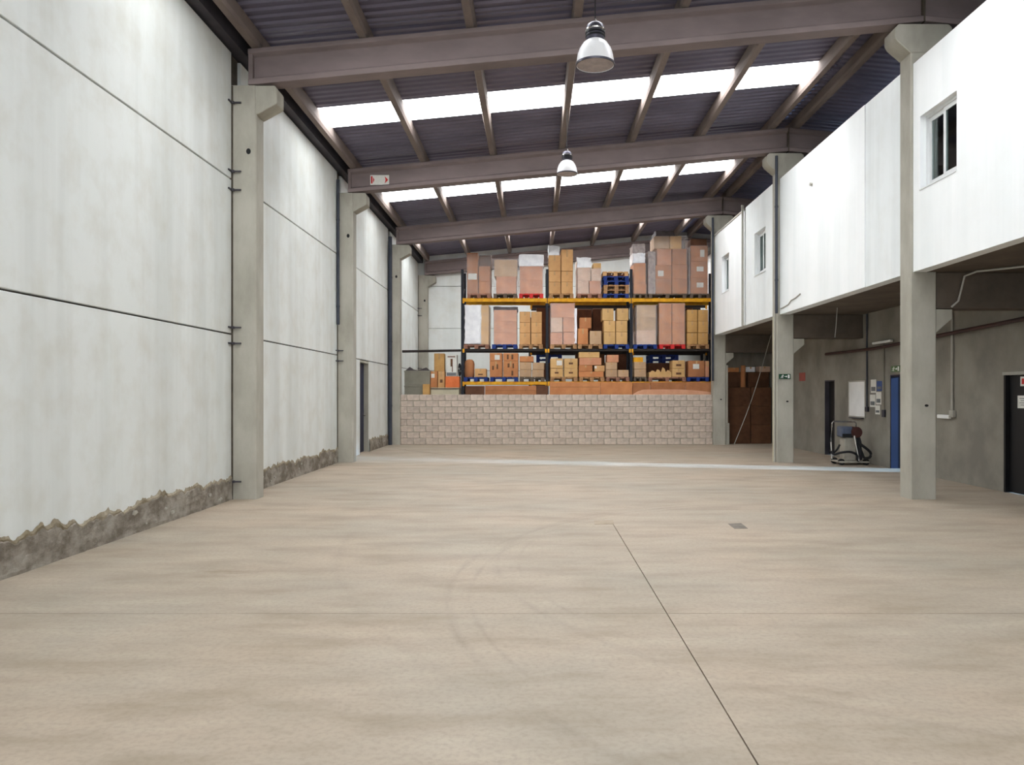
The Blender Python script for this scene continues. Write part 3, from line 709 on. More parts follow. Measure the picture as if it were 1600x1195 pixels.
# --- middle shelf
pl(725, 764, 1, 'woodpink', 'pinkish wooden pallet under the white wrapped load')
wrapped('bright white film-wrapped load with a tan side, first on the middle shelf', P2,
        [(751.5, 764, None, 507, 'ochre', {}), (751.5, 764, 507, 477, 'ochre', {})], [(727.2, 751, 537, 477, 'bag')], (750.5, 764.5, 477), amp=.01)
pl(769, 808, 1, 'palblue', 'blue pallet under the brown load with a dark grey cover')
wrapped('smooth brown wrapped load with dark grey cover, on a blue pallet', P2,
        [(771.5, 807.5, None, 520, 'pink', {}), (771.5, 807.5, 520, 502, 'pink', {}), (771.5, 807.5, 502, 484, 'pink', {})], [(771, 808, 484.5, 480, 'greycover')], (771.5, 807.5, 484), amp=.007)
pl(811, 848, 1, 'wood', 'wooden pallet under the neat six tan cartons of the middle shelf')
for c, (x0, x1, nb) in enumerate(((811.5, 829, 'next to the grey-covered load'), (829.5, 847, 'next to the black upright'))):
    zb = P2
    for r, yt in enumerate((520.5, 504, 487)):
        xo = 0
        carton(x0+xo, x1+xo, zb, Z(yt), 'tan', '%s tan carton of the middle-shelf column %s' % (('bottom', 'middle', 'top')[r], nb)); zb = Z(yt)+.002
pl(860, 901, 1, 'wood', 'wooden pallet under the pinkish wrapped load of the middle shelf')
wrapped('pinkish wrapped load on two bottom cartons, beside three loose cartons', P2,
        [(860, 879, None, 519.5, 'pink', {}), (880, 899, None, 519.5, 'pink', {}), (860.5, 879, 519, 496, 'pale', {}), (879.5, 898, 519, 496, 'pink', {}), (860.5, 898, 496, 474, 'pink', {})],
        [(897.8, 901, 536, 482, 'bag')], (860, 898, 474), amp=.008)
pl(903, 941, 1, 'wood', 'wooden pallet under three loose cartons of the middle shelf')
carton(902.5, 919, P2, Z(513), 'orange', 'taller lower carton of the three loose cartons, beside the pinkish load')
carton(921, 940, P2, Z(517), 'greytan', 'shorter lower carton of the three loose cartons')
carton(905.5, 924.5, Z(513)+.002, Z(496), 'brown', 'brown carton resting on the taller loose carton', y=26.33)
pl(943, 983, 1, 'palblue', 'blue pallet under six yellowish cartons next to the upright')
for c, (x0, x1, nb) in enumerate(((943, 961.5, 'facing the loose cartons'), (962, 980.5, 'facing the black upright'))):
    zb = P2
    for r, yt in enumerate((519, 501, 482)):
        xo = (0, 0, -2.5 if c == 0 else 1.5)[r]
        carton(x0+xo, x1+xo, zb, Z(yt), 'ochre', '%s yellowish carton on the blue pallet, column %s' % (('bottom', 'middle', 'top')[r], nb)); zb = Z(yt)+.002
pl(989.5, 1026, 1, 'palblue', 'blue pallet under the grey crinkled load')
wrapped('grey crinkled film-wrapped load next to the red pallet', P2,
        [(994.5, 1025, None, 516, 'pale', {}), (994.5, 1025, 516, 496, 'greytan', {}), (994.5, 1025, 496, 477, 'greytan', {})], [], (994, 1025.5, 477), amp=.022)
pl(1030, 1070, 1, 'palred', 'red pallet on the middle shelf under two brown carton columns')
wrapped('tall brown cartons in two columns on the red pallet of the middle shelf', P2,
        [(1029.5, 1049.5, None, 505, 'orange', {}), (1050, 1070, None, 505, 'orange', {}), (1029.5, 1049.5, 505, 474, 'orange', {}), (1050, 1070, 505, 474, 'orange', {})], [], (1029.5, 1070, 474), amp=.005)
pl(1073, 1107, 1, 'wood', 'wooden pallet under the last six cartons of the middle shelf')
for c, (x0, x1, nb) in enumerate(((1073, 1089.5, 'next to the red pallet'), (1090, 1106.5, 'next to the concrete column'))):
    zb = P2
    for r, yt in enumerate((520, 502, 484)):
        carton(x0, x1, zb, Z(yt), 'amber', '%s ochre carton, middle shelf column %s' % (('bottom', 'middle', 'top')[r], nb)); zb = Z(yt)+.002
# --- bottom shelf
pl(725, 762, 0, 'palblue', 'blue-grey pallet under the brown roll')
single('fabric_roll', MB().lathe([(.001, P3), (.15, P3), (.165, P3+.05), (.16, P3+.3), (.165, P3+.44), (.14, P3+.54), (.08, P3+.59), (.001, P3+.6)], PX(733, RD), 26.5, 20), 'brown', 'brown upright roll with rounded top at the end of the bottom shelf', 'roll', smooth=True)
carton(741.5, 760, P3, Z(576), 'tan', 'small tan carton between brown roll and orange cartons', mark=[(.3, .25, .4, .15)])
pl(766, 809, 0, 'palblue', 'blue pallet under the orange cartons with dark marks')
mk = [(.2, .45, .14, .25), (.55, .5, .12, .3)]
carton(765, 785, P3, Z(564), 'orange', 'big orange-brown carton with dark marks, beside the small tan carton', mark=mk)
carton(765, 785, Z(564)+.002, Z(551.5), 'orange', 'orange-brown carton carrying a round white label', sheet=(.4, .15, .4, .6))
carton(786, 810, P3, Z(564), 'orange', 'big orange-brown carton with arrow marks, beside grey-tan cartons', mark=[(.3, .6, .12, .25), (.55, .1, .12, .3), (.62, .55, .1, .3)])
carton(786, 810, Z(564)+.002, Z(551.5), 'orange', 'orange-brown carton with two arrow marks on the arrow-marked carton', mark=[(.25, .2, .12, .6), (.55, .2, .12, .6)])
pl(812, 851, 0, 'wooddark', 'dark pallet under five grey-tan cartons of the bottom shelf')
carton(811.5, 830.5, P3, Z(577.5), 'greytan', 'grey-tan carton on the dark pallet, beside the arrow-marked cartons')
carton(831, 850, P3, Z(577.5), 'greytan', 'grey-tan carton on the dark pallet, touching the upright')
carton(811.5, 830.5, Z(577.5)+.002, Z(565.5), 'greytan', 'grey-tan carton under the flat orange carton')
carton(832, 850.5, Z(577.5)+.002, Z(566.5), 'greytan', 'grey-tan carton with open space above, next to the upright')
carton(811.5, 834, Z(565.5)+.002, Z(556.5), 'orange', 'flat orange carton on top of the grey-tan cartons')
pl(860, 902, 0, 'wood', 'wooden pallet under four yellowish square cartons')
for c, (x0, x1, nb) in enumerate(((859.5, 880, 'next to the upright'), (881, 903, 'next to the leaning flat boxes'))):
    zb = P3
    for r, yt in enumerate((575.5, 560)):
        carton(x0, x1, zb, Z(yt), 'ochre', '%s yellowish square carton of the bottom shelf %s' % (('lower', 'upper')[r], nb), mark=None if (r, c) == (1, 0) else [(.35, .4, .3, .2)], sheet=(.5, .3, .42, .5) if (r, c) == (1, 0) else None); zb = Z(yt)+.002
pl(905, 944, 0, 'wood', 'wooden pallet under the untidy pile of flat cartons')
carton(904, 943.5, P3, Z(580.5), 'orange', 'long flat carton at the bottom of the untidy pile')
carton(904, 926, Z(580.5)+.002, Z(570.5), 'orange', 'small carton in the untidy pile, beside the square cartons')
carton(928.5, 945, Z(580.5)+.002, Z(571), 'tan', 'small carton with white corner in the untidy pile', sheet=(.02, .5, .2, .4))
carton(905, 940, Z(570.5)+.002, Z(559), 'pink', 'wide pinkish carton in the upper part of the untidy pile')
carton(904, 937, Z(559)+.002, Z(550), 'ochre', 'pale flat carton on top of the untidy pile')
pl(947, 983, 0, 'woodpink', 'brown pallet under four grey-tan cartons before the upright')
carton(946, 964.5, P3, Z(577.5), 'greytan', 'bottom grey-tan carton facing the untidy pile')
carton(965, 982.5, P3, Z(578), 'greytan', 'bottom grey-tan carton in the dark corner at the upright')
carton(946, 964.5, Z(577.5)+.002, Z(566), 'greytan', 'grey-tan carton in the middle of the three-high pile')
carton(948, 967, Z(566)+.002, Z(554.5), 'pink', 'pink-brown carton on top of the three-high pile')
pl(990.5, 1010, 0, 'wooddark', 'narrow dark pallet under two greyish cartons')
carton(990.5, 1009.5, P3, Z(577), 'greytan', 'lower greyish carton under the yellow flat box')
carton(990.5, 1009.5, Z(577)+.002, Z(565.5), 'greytan', 'upper greyish carton under the yellow flat box')
single('flat_box', MB().box(PX(990, RD), PX(1005, RD), 26.35, 26.8, Z(565.5)+.003, Z(558)), 'yellow', 'bright yellow flat box on the two greyish cartons', 'box', bevel=.006)
pl(1013, 1071, 0, 'woodpink', 'wide brown pallet under the torn open carton')
t = empty('open_carton', (PX(1031, RD), 26.6, P3), 'low tan carton with torn raised flaps on the wide brown pallet', 'carton', GC)
xa, xb = PX(1014, RD), PX(1049, RD)
part('body', MB().box(xa, xb, 26.28, 26.29, P3, Z(581.5)).box(xa, xb, 26.85, 26.86, P3, Z(581.5)).box(xa, xa+.01, 26.29, 26.85, P3, Z(581.5)).box(xb-.01, xb, 26.29, 26.85, P3, Z(581.5)).box(xa, xb, 26.29, 26.85, P3, P3+.01), 'ochre', t)
for i, (u, h) in enumerate(((.05, .06), (.3, .1), (.55, .17), (.78, .08))):
    xx = xa+(xb-xa)*u; zz = Z(581.5)
    part('flap', MB().prism([(xx, zz), (xx+.17, zz), (xx+.13, zz+h*.7), (xx+.06, zz+h)], 'y', 26.30+.05*i, 26.306+.05*i), 'ochre', t)
for r, (yb, yt) in enumerate(((None, 576), (576, 563))):
    carton(1050, 1070.5, P3 if yb is None else Z(yb)+.002, Z(yt), 'ochre', '%s yellowish carton beside the torn open carton' % ('lower', 'upper')[r], mark=[(.3, .3, .4, .25)])
pl(1073, 1107, 0, 'palblue', 'blue pallet under the brown carton with a square white label')
carton(1075, 1101, P3, Z(563.5), 'brown', 'brown carton with a square white label at the concrete column', sheet=(.28, .5, .38, .3))
carton(1101.6, 1108, P3, Z(564), 'pink', 'narrow pinkish carton squeezed against the concrete column')

# --- second rack: a few loads seen in the gaps
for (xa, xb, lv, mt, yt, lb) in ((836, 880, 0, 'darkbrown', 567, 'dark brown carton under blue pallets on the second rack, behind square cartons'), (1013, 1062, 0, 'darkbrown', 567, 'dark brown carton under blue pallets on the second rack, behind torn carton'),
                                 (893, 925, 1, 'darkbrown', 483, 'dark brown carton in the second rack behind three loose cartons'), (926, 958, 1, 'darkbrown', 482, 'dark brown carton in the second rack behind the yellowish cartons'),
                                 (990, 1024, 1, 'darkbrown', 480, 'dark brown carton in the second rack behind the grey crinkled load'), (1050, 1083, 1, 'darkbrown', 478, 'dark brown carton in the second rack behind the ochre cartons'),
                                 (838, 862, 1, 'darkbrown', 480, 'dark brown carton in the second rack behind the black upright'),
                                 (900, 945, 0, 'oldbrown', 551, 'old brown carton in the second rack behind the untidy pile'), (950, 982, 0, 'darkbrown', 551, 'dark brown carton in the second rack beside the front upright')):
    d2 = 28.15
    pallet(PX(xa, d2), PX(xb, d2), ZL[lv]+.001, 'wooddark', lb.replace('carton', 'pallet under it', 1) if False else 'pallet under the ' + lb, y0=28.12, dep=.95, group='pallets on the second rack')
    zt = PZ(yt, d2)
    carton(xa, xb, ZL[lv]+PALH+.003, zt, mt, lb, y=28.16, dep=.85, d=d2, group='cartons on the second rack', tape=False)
    if 'blue pallets' in lb:
        for i in range(2): pallet(PX(xa+2, d2), PX(xb-2, d2), zt+.004+i*(PALH+.002), 'palblue', ('lower' if i == 0 else 'upper') + ' blue pallet lying on the dark carton ' + lb.split(', ')[1], y0=28.14, dep=.9, group='pallets on the second rack')

# --- big cardboard pieces standing between block wall and rack
GS = 'cardboard sheets behind the block wall'
def sheet(xa, xb, yt, d, mat, label, th=.05):
    o = single('cardboard_sheet', MB().box(PX(xa, d), PX(xb, d), d, d+th, 0, PZ(yt, d)), mat, label, 'cardboard', GS, bevel=.006)
    part('fold', MB().box(PX(xa, d)+.02, PX(xb, d)-.02, d-.004, d, PZ(yt, d)-.16, PZ(yt, d)-.152), 'cartonmark', o) if xb-xa > 60 else None
    return o
sheet(859, 938, 597, 25.75, 'orange', 'widest orange-brown cardboard sheet behind the block wall')
sheet(938.3, 988, 597, 25.72, 'orange', 'orange-brown cardboard sheet beside the widest sheet')
sheet(988.5, 1016, 597.5, 25.8, 'brown', 'short brown cardboard sheet behind the curved pink board')
sheet(1016.5, 1071, 597, 25.83, 'brown', 'dark brown cardboard sheet behind the curved pink board')
sheet(1071.5, 1111, 597, 25.80, 'brown', 'brown cardboard sheet next to the concrete column')
sheet(836.5, 856, 602, 26.07, 'darkbrown', 'dark brown cardboard sheet at the yellow-plated upright')
sheet(758, 838, 602.5, 26.0, 'brown', 'brown cardboard sheet under the yellow beam of the first bay')
sheet(727, 757, 603, 26.02, 'darkbrown', 'dark brown cardboard sheet beside the rack foot')
pb = []
for i in range(17):
    u = i/16; pb.append((PX(990+122*u, 25.5), PZ(608.3 + (7*(1-u/.16)**2 if u < .16 else 0) + 4.5*max(0, u-.5)**2*4, 25.5)))
pb += [(PX(1112, 25.5), 0), (PX(990, 25.5), 0)]
single('curved_board', MB().prism(pb, 'y', 25.5, 25.54), 'pinkboard', 'pale pink board with curved top edge behind the block wall', 'board')

# --- things stacked behind the block wall beside the rack
GL = 'boxes beside the rack'
def lbox(name, xa, xb, zb, zt, mat, label, d, dep, cat='carton', **kw):
    x0, x1 = PX(xa, d), PX(xb, d)
    o = single(name, cartonmesh(x0, x1, d, d+dep, zb, zt), mat, label, cat, GL, bevel=.008)
    dress(o, x0+.006, x1-.006, d, zb, zt, d+dep, **kw); return o
zc = PZ(602, 26.1)
def crate(zb, zt, label):
    t = empty('grey_crate', (PX(652, 26.1), 26.5, zb), label, 'crate', GL)
    x0, x1 = PX(632, 26.1), PX(672, 26.1)
    part('body', MB().box(x0, x1, 26.1, 26.9, zb, zt), 'greybox', t, bevel=.008)
    part('rim', MB().box(x0-.012, x1+.012, 26.088, 26.912, zt-.05, zt-.004), 'greybox', t, bevel=.004)
    return t
crate(0, zc, 'grey crate standing on the floor behind the block wall, lower one')
up = crate(zc+.003, PZ(579, 26.1), 'grey crate with ragged film on top, upper one of two')
v = [(PX(x, 26.1), 26.12, PZ(y, 26.1)) for x, y in ((633, 579), (640, 573), (646, 577), (652, 578.5), (660, 576), (666, 574), (672, 579), (660, 580.5), (645, 580))]
part('ragged_film', MB().prism([(a, c) for a, b, c in v], 'y', 26.12, 26.16), 'greycover', up)
lbox('carton', 660, 671, 0, PZ(600, 25.75), 'amber', 'tall narrow amber carton in front of the grey crates', 25.75, .3, tape=False)
lbox('pale_cabinet', 673, 717, 0, PZ(605.5, 26.0), 'palebox', 'pale beige cabinet carrying the cartons beside the rack', 26.0, .9, cat='cabinet', tape=False)
zt_ = PZ(605.5, 26.0)+.003
part('worktop_edge', MB().box(PX(672.7, 26.0), PX(717.3, 26.0), 25.985, 25.999, zt_-.06, zt_-.02), 'wooddark', bpy.data.objects['pale_cabinet'])
lbox('carton', 672.5, 683.5, zt_, PZ(580, 26.05), 'orange', 'orange-brown carton with white patch, nearest the grey crates', 26.05, .4, sheet=(.1, .6, .5, .25))
lbox('carton', 684, 695, zt_, PZ(580, 26.05), 'tan', 'tan carton between the white-patched carton and the vivid orange box', 26.05, .4, mark=[(.3, .3, .4, .2)])
lbox('carton', 678, 694.5, PZ(580, 26.05)+.004, PZ(552, 26.05), 'amber', 'amber carton on top of the pair beside the grey crates', 26.1, .35)
lbox('carton', 695.5, 718, zt_, PZ(588, 26.05), 'vivid', 'vivid orange carton on the pale cabinet', 26.05, .5, tape=False)
o = lbox('carton', 696.5, 714, PZ(588, 26.05)+.004, PZ(554, 26.05), 'paper', 'white carton printed with a dark tool, on the vivid orange carton', 26.08, .4, tape=False, mark=[(.42, .45, .2, .36), (.55, .2, .08, .3), (.15, .88, .7, .05)])
part('printed_foot', MB().box(PX(698, 26.08), PX(713, 26.08), 26.077, 26.08, PZ(587, 26.08), PZ(582, 26.08)), 'greyprint', o)
cz = PZ(576, 26.1); m = MB()
ring = [(PX(717.2, 26.1)+.028*math.cos(a*math.pi/8), 26.3, cz+.2*math.sin(a*math.pi/8)) for a in range(17)]
m = MB().tube(ring, .022, 8, caps=False)
m.tube([(x, 26.36, z) for x, y, z in ring], .022, 8, caps=False)
m.v = [(x, y, z-min(0, 0)) for x, y, z in m.v]
dz = PZ(588, 26.05)+.004-min(v[2] for v in m.v); m.v = [(x, y, z+dz) for x, y, z in m.v]
single('hose_coil', m, 'rubber', 'black coil of hose standing against the rack upright', 'hose', smooth=True)
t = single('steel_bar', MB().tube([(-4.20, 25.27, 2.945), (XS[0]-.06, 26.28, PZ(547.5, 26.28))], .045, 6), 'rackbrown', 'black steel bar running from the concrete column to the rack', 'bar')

# ------------------------------------------------------------------ brown cartons in the opening beyond the mezzanine
yb_ = 25.45
GB = 'dark cartons under the mezzanine'
zr = [0, .6, 1.2, 1.80]
names = ('bottom', 'middle', 'top')
for r in range(3):
    for c, (x0, x1, nb) in enumerate(((6.26, 6.93, 'next to the pier'), (6.94, 7.6, 'next to the rough wall'))):
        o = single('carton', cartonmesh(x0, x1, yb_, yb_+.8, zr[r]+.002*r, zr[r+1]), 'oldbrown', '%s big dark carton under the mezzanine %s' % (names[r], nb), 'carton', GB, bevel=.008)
        dress(o, x0, x1, yb_, zr[r], zr[r+1], yb_+.79, tape=False)
for i, (xa, xb, ya, yt, mt, lb) in enumerate(((1141, 1157, 597.5, 574, 'orange', 'orange carton lying on the big dark cartons'), (1168, 1182, 597.5, 573, 'bag', 'white carton on the big dark cartons behind the brown tube'), (1188, 1206, 597.5, 572, 'pale', 'pale carton on the big dark cartons at the exit-sign column'))):
    d3 = 25.6; x0, x1 = max(PX(xa, d3), 6.24), PX(xb, d3)
    o = single('carton', cartonmesh(x0, x1, 25.75, 26.15, 2.303, PZ(yt, d3)), mt, lb, 'carton', GB, bevel=.006)
    dress(o, x0, x1, 25.75, 2.303, PZ(yt, d3), 26.14)
for x0, x1, nb in ((6.25, 6.9, 'next to the pier'), (6.91, 7.62, 'next to the rough wall')):
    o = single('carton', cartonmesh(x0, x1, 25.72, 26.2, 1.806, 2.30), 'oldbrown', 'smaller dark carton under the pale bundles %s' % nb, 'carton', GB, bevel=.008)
    dress(o, x0, x1, 25.72, 1.806, 2.30, 26.19, tape=False)
single('cardboard_tube', MB().tube([(PX(1161, 25.55), 25.56, 1.806), (PX(1161.5, 25.55), 25.58, PZ(571, 25.55))], .075, 14), 'brown', 'short brown cardboard tube standing on the big dark cartons', 'tube', smooth=True)
pts = [(PX(1205, 24.6), 24.6, 3.43)]
for i in range(1, 13):
    u = i/12; pts.append((PX(1205-58*u, 24.6), 24.62, 3.43*(1-u) - .28*math.sin(math.pi*u)*(1-u*.3) + .012))
single('hanging_cord', MB().tube(pts, .011, 6), 'pipe_grey', 'thin pale cord hanging slack across the dark opening', 'cord', smooth=True)

# ------------------------------------------------------------------ pipes and cables
def pipe(name, pts, r, mat, label, cat, n=12, group=None): return single(name, MB().tube(pts, r, n), mat, label, cat, group, smooth=True)
t = pipe('drainpipe', [(-4.505, 24.79, .0), (-4.505, 24.79, 6.5)], .062, 'pipe_dark', 'dark grey drainpipe running full height beside the column at the block wall', 'pipe')
for z in (1.2, 3.2, 5.2): part('pipe_clamp', MB().lathe([(.062, z), (.07, z), (.07, z+.05), (.062, z+.05)], -4.505, 24.79, 14), 'pipe_dark', t)
t = pipe('drainpipe', [(-4.543, 18.36, 3.2), (-4.543, 18.36, 6.55)], .036, 'pipe_dark', 'thin dark pipe high up beside the column next to the navy door wall', 'pipe')
for z in (3.6, 5.6): part('pipe_clamp', MB().lathe([(.036, z), (.042, z), (.042, z+.04), (.036, z+.04)], -4.543, 18.36, 12), 'pipe_dark', t)
t = pipe('drainpipe', [(5.60, 18.36, 3.46), (5.60, 18.36, 7.1)], .034, 'pipe_dark', 'dark pipe running up the white mezzanine wall at the exit-sign column', 'pipe')
for z in (4.2, 5.9): part('pipe_clamp', MB().lathe([(.034, z), (.042, z), (.042, z+.05), (.034, z+.05)], 5.60, 18.36, 12), 'pipe_dark', t)
pipe('conduit', [(5.614, 18.56, .0), (5.614, 18.56, 6.7)], .022, 'pipe_grey', 'pale conduit up the side of the exit-sign column', 'conduit', 8)
pipe('conduit', [(5.62, 18.68, .0), (5.62, 18.68, 3.4)], .016, 'palebox', 'thin cream conduit on the side of the exit-sign column', 'conduit', 8)
pipe('drainpipe', [(5.575, 24.80, 2.0), (5.575, 24.80, 7.1)], .035, 'pipe_dark', 'thin dark pipe up the column between racking and mezzanine', 'pipe')
t = pipe('conduit', [(XB[2]-.06, 21.335, 3.42), (XB[2]-.06, 21.335, 6.62)], .03, 'pipe_grey', 'grey vertical pipe at the end of the coping on the white wall', 'conduit', 8)
part('cap', MB().lathe([(.001, 6.66), (.036, 6.66), (.04, 6.62), (.04, 6.56), (.03, 6.56)], XB[2]-.06, 21.335, 12), 'pipe_grey', t)
pipe('wall_cable', [(XB[1]-.012, 17.0, 3.74), (XB[1]-.012, 17.3, 3.69), (XB[1]-.012, 17.6, 3.67), (XB[1]-.012, 17.8, 3.60), (XB[1]-.012, 18.2, 3.57), (XB[1]-.012, 18.35, 3.57)], .012, 'pipe_grey', 'thin loose cable along the foot of the white mezzanine wall', 'cable', 6)
# conduit with lamp bar on the shaded wall
t = empty('wall_conduit', (UW-.03, 14.5, 1.2), 'white conduit ending in a short white bar, beside the first mezzanine column', 'conduit')
part('pipe', MB().tube([(UW-.03, 14.48, 1.25), (UW-.03, 14.48, 3.2)], .022, 8), 'pipe_grey', t, smooth=True)
part('switch_box', MB().box(UW-.07, UW-.005, 14.38, 14.52, 1.17, 1.30), 'pipe_grey', t, bevel=.008)
part('bar', MB().box(UW-.07, UW-.01, 14.54, 14.95, 1.14, 1.21), 'white', t, bevel=.008)
t = empty('wall_conduit', (UW-.03, 18.25, 1.5), 'thin dark conduit with small switch beside the whiteboard', 'conduit')
part('pipe', MB().tube([(UW-.025, 18.2, 1.3), (UW-.025, 18.2, 3.43)], .018, 8), 'pipe_dark', t, smooth=True)
part('switch_box', MB().box(UW-.06, UW-.005, 18.12, 18.24, 1.19, 1.30), 'gutter', t, bevel=.006)
t = empty('wall_conduit', (UW-.03, 17.3, 1.3), 'thin brown conduit with switch beside the blue door', 'conduit')
part('pipe', MB().tube([(UW-.025, 17.32, 1.25), (UW-.025, 17.32, 2.75)], .013, 8), 'under', t, smooth=True)
part('switch_box', MB().box(UW-.05, UW-.005, 17.26, 17.38, 1.09, 1.25), 'gutter', t, bevel=.006)
single('batten_lamp', MB().box(UW-.10, UW-.03, 16.85, 17.75, 2.70, 2.75), 'white', 'slim white batten lamp above the blue door', 'lamp', bevel=.008)
pipe('fire_pipe', [(UW-.12, YB+.02, 3.19), (UW-.12, 9.5, 2.83), (UW-.12, 17.6, 2.60), (UW-.12, 20.5, 2.62)], .035, 'redpipe', 'dark red pipe running along the shaded wall under the mezzanine', 'pipe')
t = pipe('ceiling_conduit', [(7.60, 10.6, 3.41), (6.55, 11.75, 3.41), (6.45, 11.9, 3.36), (6.40, 11.98, 3.0), (6.30, 11.985, 2.91)], .016, 'pipe_grey', 'pale conduit crossing the dark soffit beside the first mezzanine column', 'conduit', 8)
t = empty('alarm_bell', (7.3, 11.95, 3.0), 'small red alarm light under the dark soffit', 'alarm')
part('base', MB().lathe([(.001, MZ0), (.05, MZ0), (.05, MZ0-.03), (.001, MZ0-.03)], 7.2, 13.2, 14), 'white', t)
part('dome', MB().lathe([(.04, MZ0-.03), (.036, MZ0-.07), (.001, MZ0-.1)], 7.2, 13.2, 14), 'red', t, smooth=True)
pipe('soffit_cord', [(6.45, 16.9, 3.43), (6.42, 16.9, 3.0), (6.40, 16.9, 2.8)], .008, 'pipe_grey', 'short pale cord hanging from the soffit beyond the first mezzanine column', 'cord', 6)

# ------------------------------------------------------------------ signs and notices
def exit_sign(name, org, ux, uz, wd, ht, mat, label, nrm):
    """org = lower-left corner, ux = unit vector along the sign, nrm = out of the face; pieces are thin prisms on the plate"""
    t = empty(name, org, label, 'sign')
    O, U, Zv, Nn = Vector(org), Vector(ux), Vector((0, 0, 1)), Vector(nrm)
    def poly(nm, pts, d0, d1, mt):
        n = len(pts); v = [tuple(O+U*(a*wd)+Zv*(b*ht)+Nn*d) for d in (d0, d1) for a, b in pts]
        f = [tuple(range(n)), tuple(range(n, 2*n))[::-1]] + [(i, (i+1) % n, n+(i+1) % n, n+i) for i in range(n)]
        part(nm, MB().add(v, f), mt, t)
    poly('plate', [(0, 0), (1, 0), (1, 1), (0, 1)], .0, .012, mat)
    poly('doorway', [(.76, .14), (.92, .14), (.92, .86), (.76, .86)], .012, .015, 'white')
    poly('arrow', [(.50, .44), (.62, .44), (.62, .30), (.72, .5), (.62, .70), (.62, .56), (.50, .56)], .012, .015, 'white')
    hc = (.345, .80); poly('figure_head', [(hc[0]+.035*math.cos(a*math.pi/5), hc[1]+.085*math.sin(a*math.pi/5)) for a in range(10)], .012, .015, 'white')
    poly('figure_body', [(.25, .42), (.31, .40), (.37, .66), (.31, .72)], .012, .015, 'white')
    poly('figure_arm', [(.34, .66), (.42, .52), (.46, .56), (.38, .70)], .012, .0152, 'white')
    poly('figure_arm', [(.31, .70), (.20, .62), (.18, .50), (.215, .49), (.235, .57), (.32, .62)], .012, .0154, 'white')
    poly('figure_leg', [(.27, .42), (.32, .40), (.37, .30), (.34, .14), (.305, .15), (.325, .28)], .012, .0152, 'white')
    poly('figure_leg', [(.25, .43), (.29, .40), (.24, .22), (.13, .20), (.13, .27), (.20, .29)], .012, .0154, 'white')
    return t
exit_sign('exit_sign', (PX(1217, 18.44), 18.447, PZ(592, 18.44)), (1, 0, 0), None, .27, .115, 'green', 'green running-man exit sign on the concrete column', (0, -1, 0))
exit_sign('exit_sign', (UW-.002, 17.0, 2.06), (0, -1, 0), None, .42, .13, 'greensign', 'pale green exit sign above the blue door', (-1, 0, 0))
t = empty('beam_sign', (-3.62, 18.52, 6.56), 'small white sign with red ends on the roof beam', 'sign')
y_ = 18.45+.075; bz = .0
xA, xB = -3.83, -3.39
part('plate', MB().box(xA, xB, y_-.018, y_+.004, 6.47, 6.70), 'paper', t, bevel=.004)
part('red_bar', MB().box(xA+.02, xA+.055, y_-.021, y_-.0181, 6.50, 6.67), 'red', t)
part('red_arrow', MB().prism([(xB-.10, 6.50), (xB-.02, 6.585), (xB-.10, 6.67), (xB-.08, 6.585)], 'y', y_-.021, y_-.0181), 'red', t)
part('red_arrow', MB().prism([(xA+.07, 6.52), (xA+.10, 6.585), (xA+.07, 6.65)], 'y', y_-.021, y_-.0181), 'red', t)
single('fire_sign', MB().box(UW-.012, UW-.001, 22.4, 22.9, 1.96, 2.20), 'fadedred', 'faded red sign on the far wall under the mezzanine', 'sign', bevel=.003)
t = empty('whiteboard', (UW-.02, 18.8, 1.05), 'plain whiteboard on the shaded wall above the floor machine', 'whiteboard')
part('surface', MB().box(UW-.018, UW-.002, 18.34, 19.26, 1.07, 1.88), 'white', t)
part('frame', MB().box(UW-.024, UW-.002, 18.31, 18.34, 1.04, 1.91).box(UW-.024, UW-.002, 19.26, 19.29, 1.04, 1.91).box(UW-.024, UW-.002, 18.34, 19.26, 1.04, 1.07).box(UW-.024, UW-.002, 18.34, 19.26, 1.88, 1.91), 'pipe_grey', t)
part('tray', MB().box(UW-.08, UW-.002, 18.42, 19.1, 1.015, 1.035), 'gutter', t)
GP = 'papers pinned beside the whiteboard'
for (ya, yb2, za, zb2, mt, lb) in ((17.46, 17.72, 1.66, 1.88, 'bluepaper', 'blue and white sheet, highest of the pinned papers'), (17.76, 18.04, 1.62, 1.92, 'paper', 'pale sheet beside the blue one among pinned papers'),
                                   (17.50, 17.76, 1.36, 1.64, 'paper', 'pale sheet under the blue sheet'), (17.80, 18.08, 1.30, 1.58, 'paper', 'lower pale sheet nearest the whiteboard'), (17.56, 17.80, 1.14, 1.34, 'paper', 'lowest pale sheet of the pinned papers')):
    o = single('pinned_paper', MB().box(UW-.006, UW-.001, ya, yb2, za, zb2), mt, lb, 'paper', GP)
    part('print', MB().box(UW-.0072, UW-.006, ya+.03, yb2-.03, za+.04, za+(zb2-za)*.45), 'greyprint', o)

# ------------------------------------------------------------------ floor machine under the whiteboard
mx, my = PX(1330, 17.9), 17.75
t = empty('floor_machine', (mx, my+.3, 0), 'grey cleaning machine with chrome frame and black hoses under the whiteboard', 'machine')
def L(x, y, z): return (mx+x, my+y, z)
part('base_plate', MB().box(mx-.33, mx+.36, my, my+.55, .05, .09), 'machine', t, bevel=.01)
part('frame', MB().tube([L(-.38, .3, .12), L(-.40, .3, .5), L(-.38, .3, .93), L(-.34, .3, .97), L(.13, .3, .97), L(.17, .3, .93), L(.17, .3, .1)], .018, 8), 'chrome', t, smooth=True)
part('tank', MB().prism([(mx-.16, .09), (mx+.10, .09), (mx+.10, .58), (mx+.04, .62), (mx-.12, .62), (mx-.16, .58)], 'y', my+.12, my+.42), 'machine', t, bevel=.02)
mt = part('motor', MB().box(mx-.23, mx+.02, my+.10, my+.42, .62, .86), 'motor', t, bevel=.025)
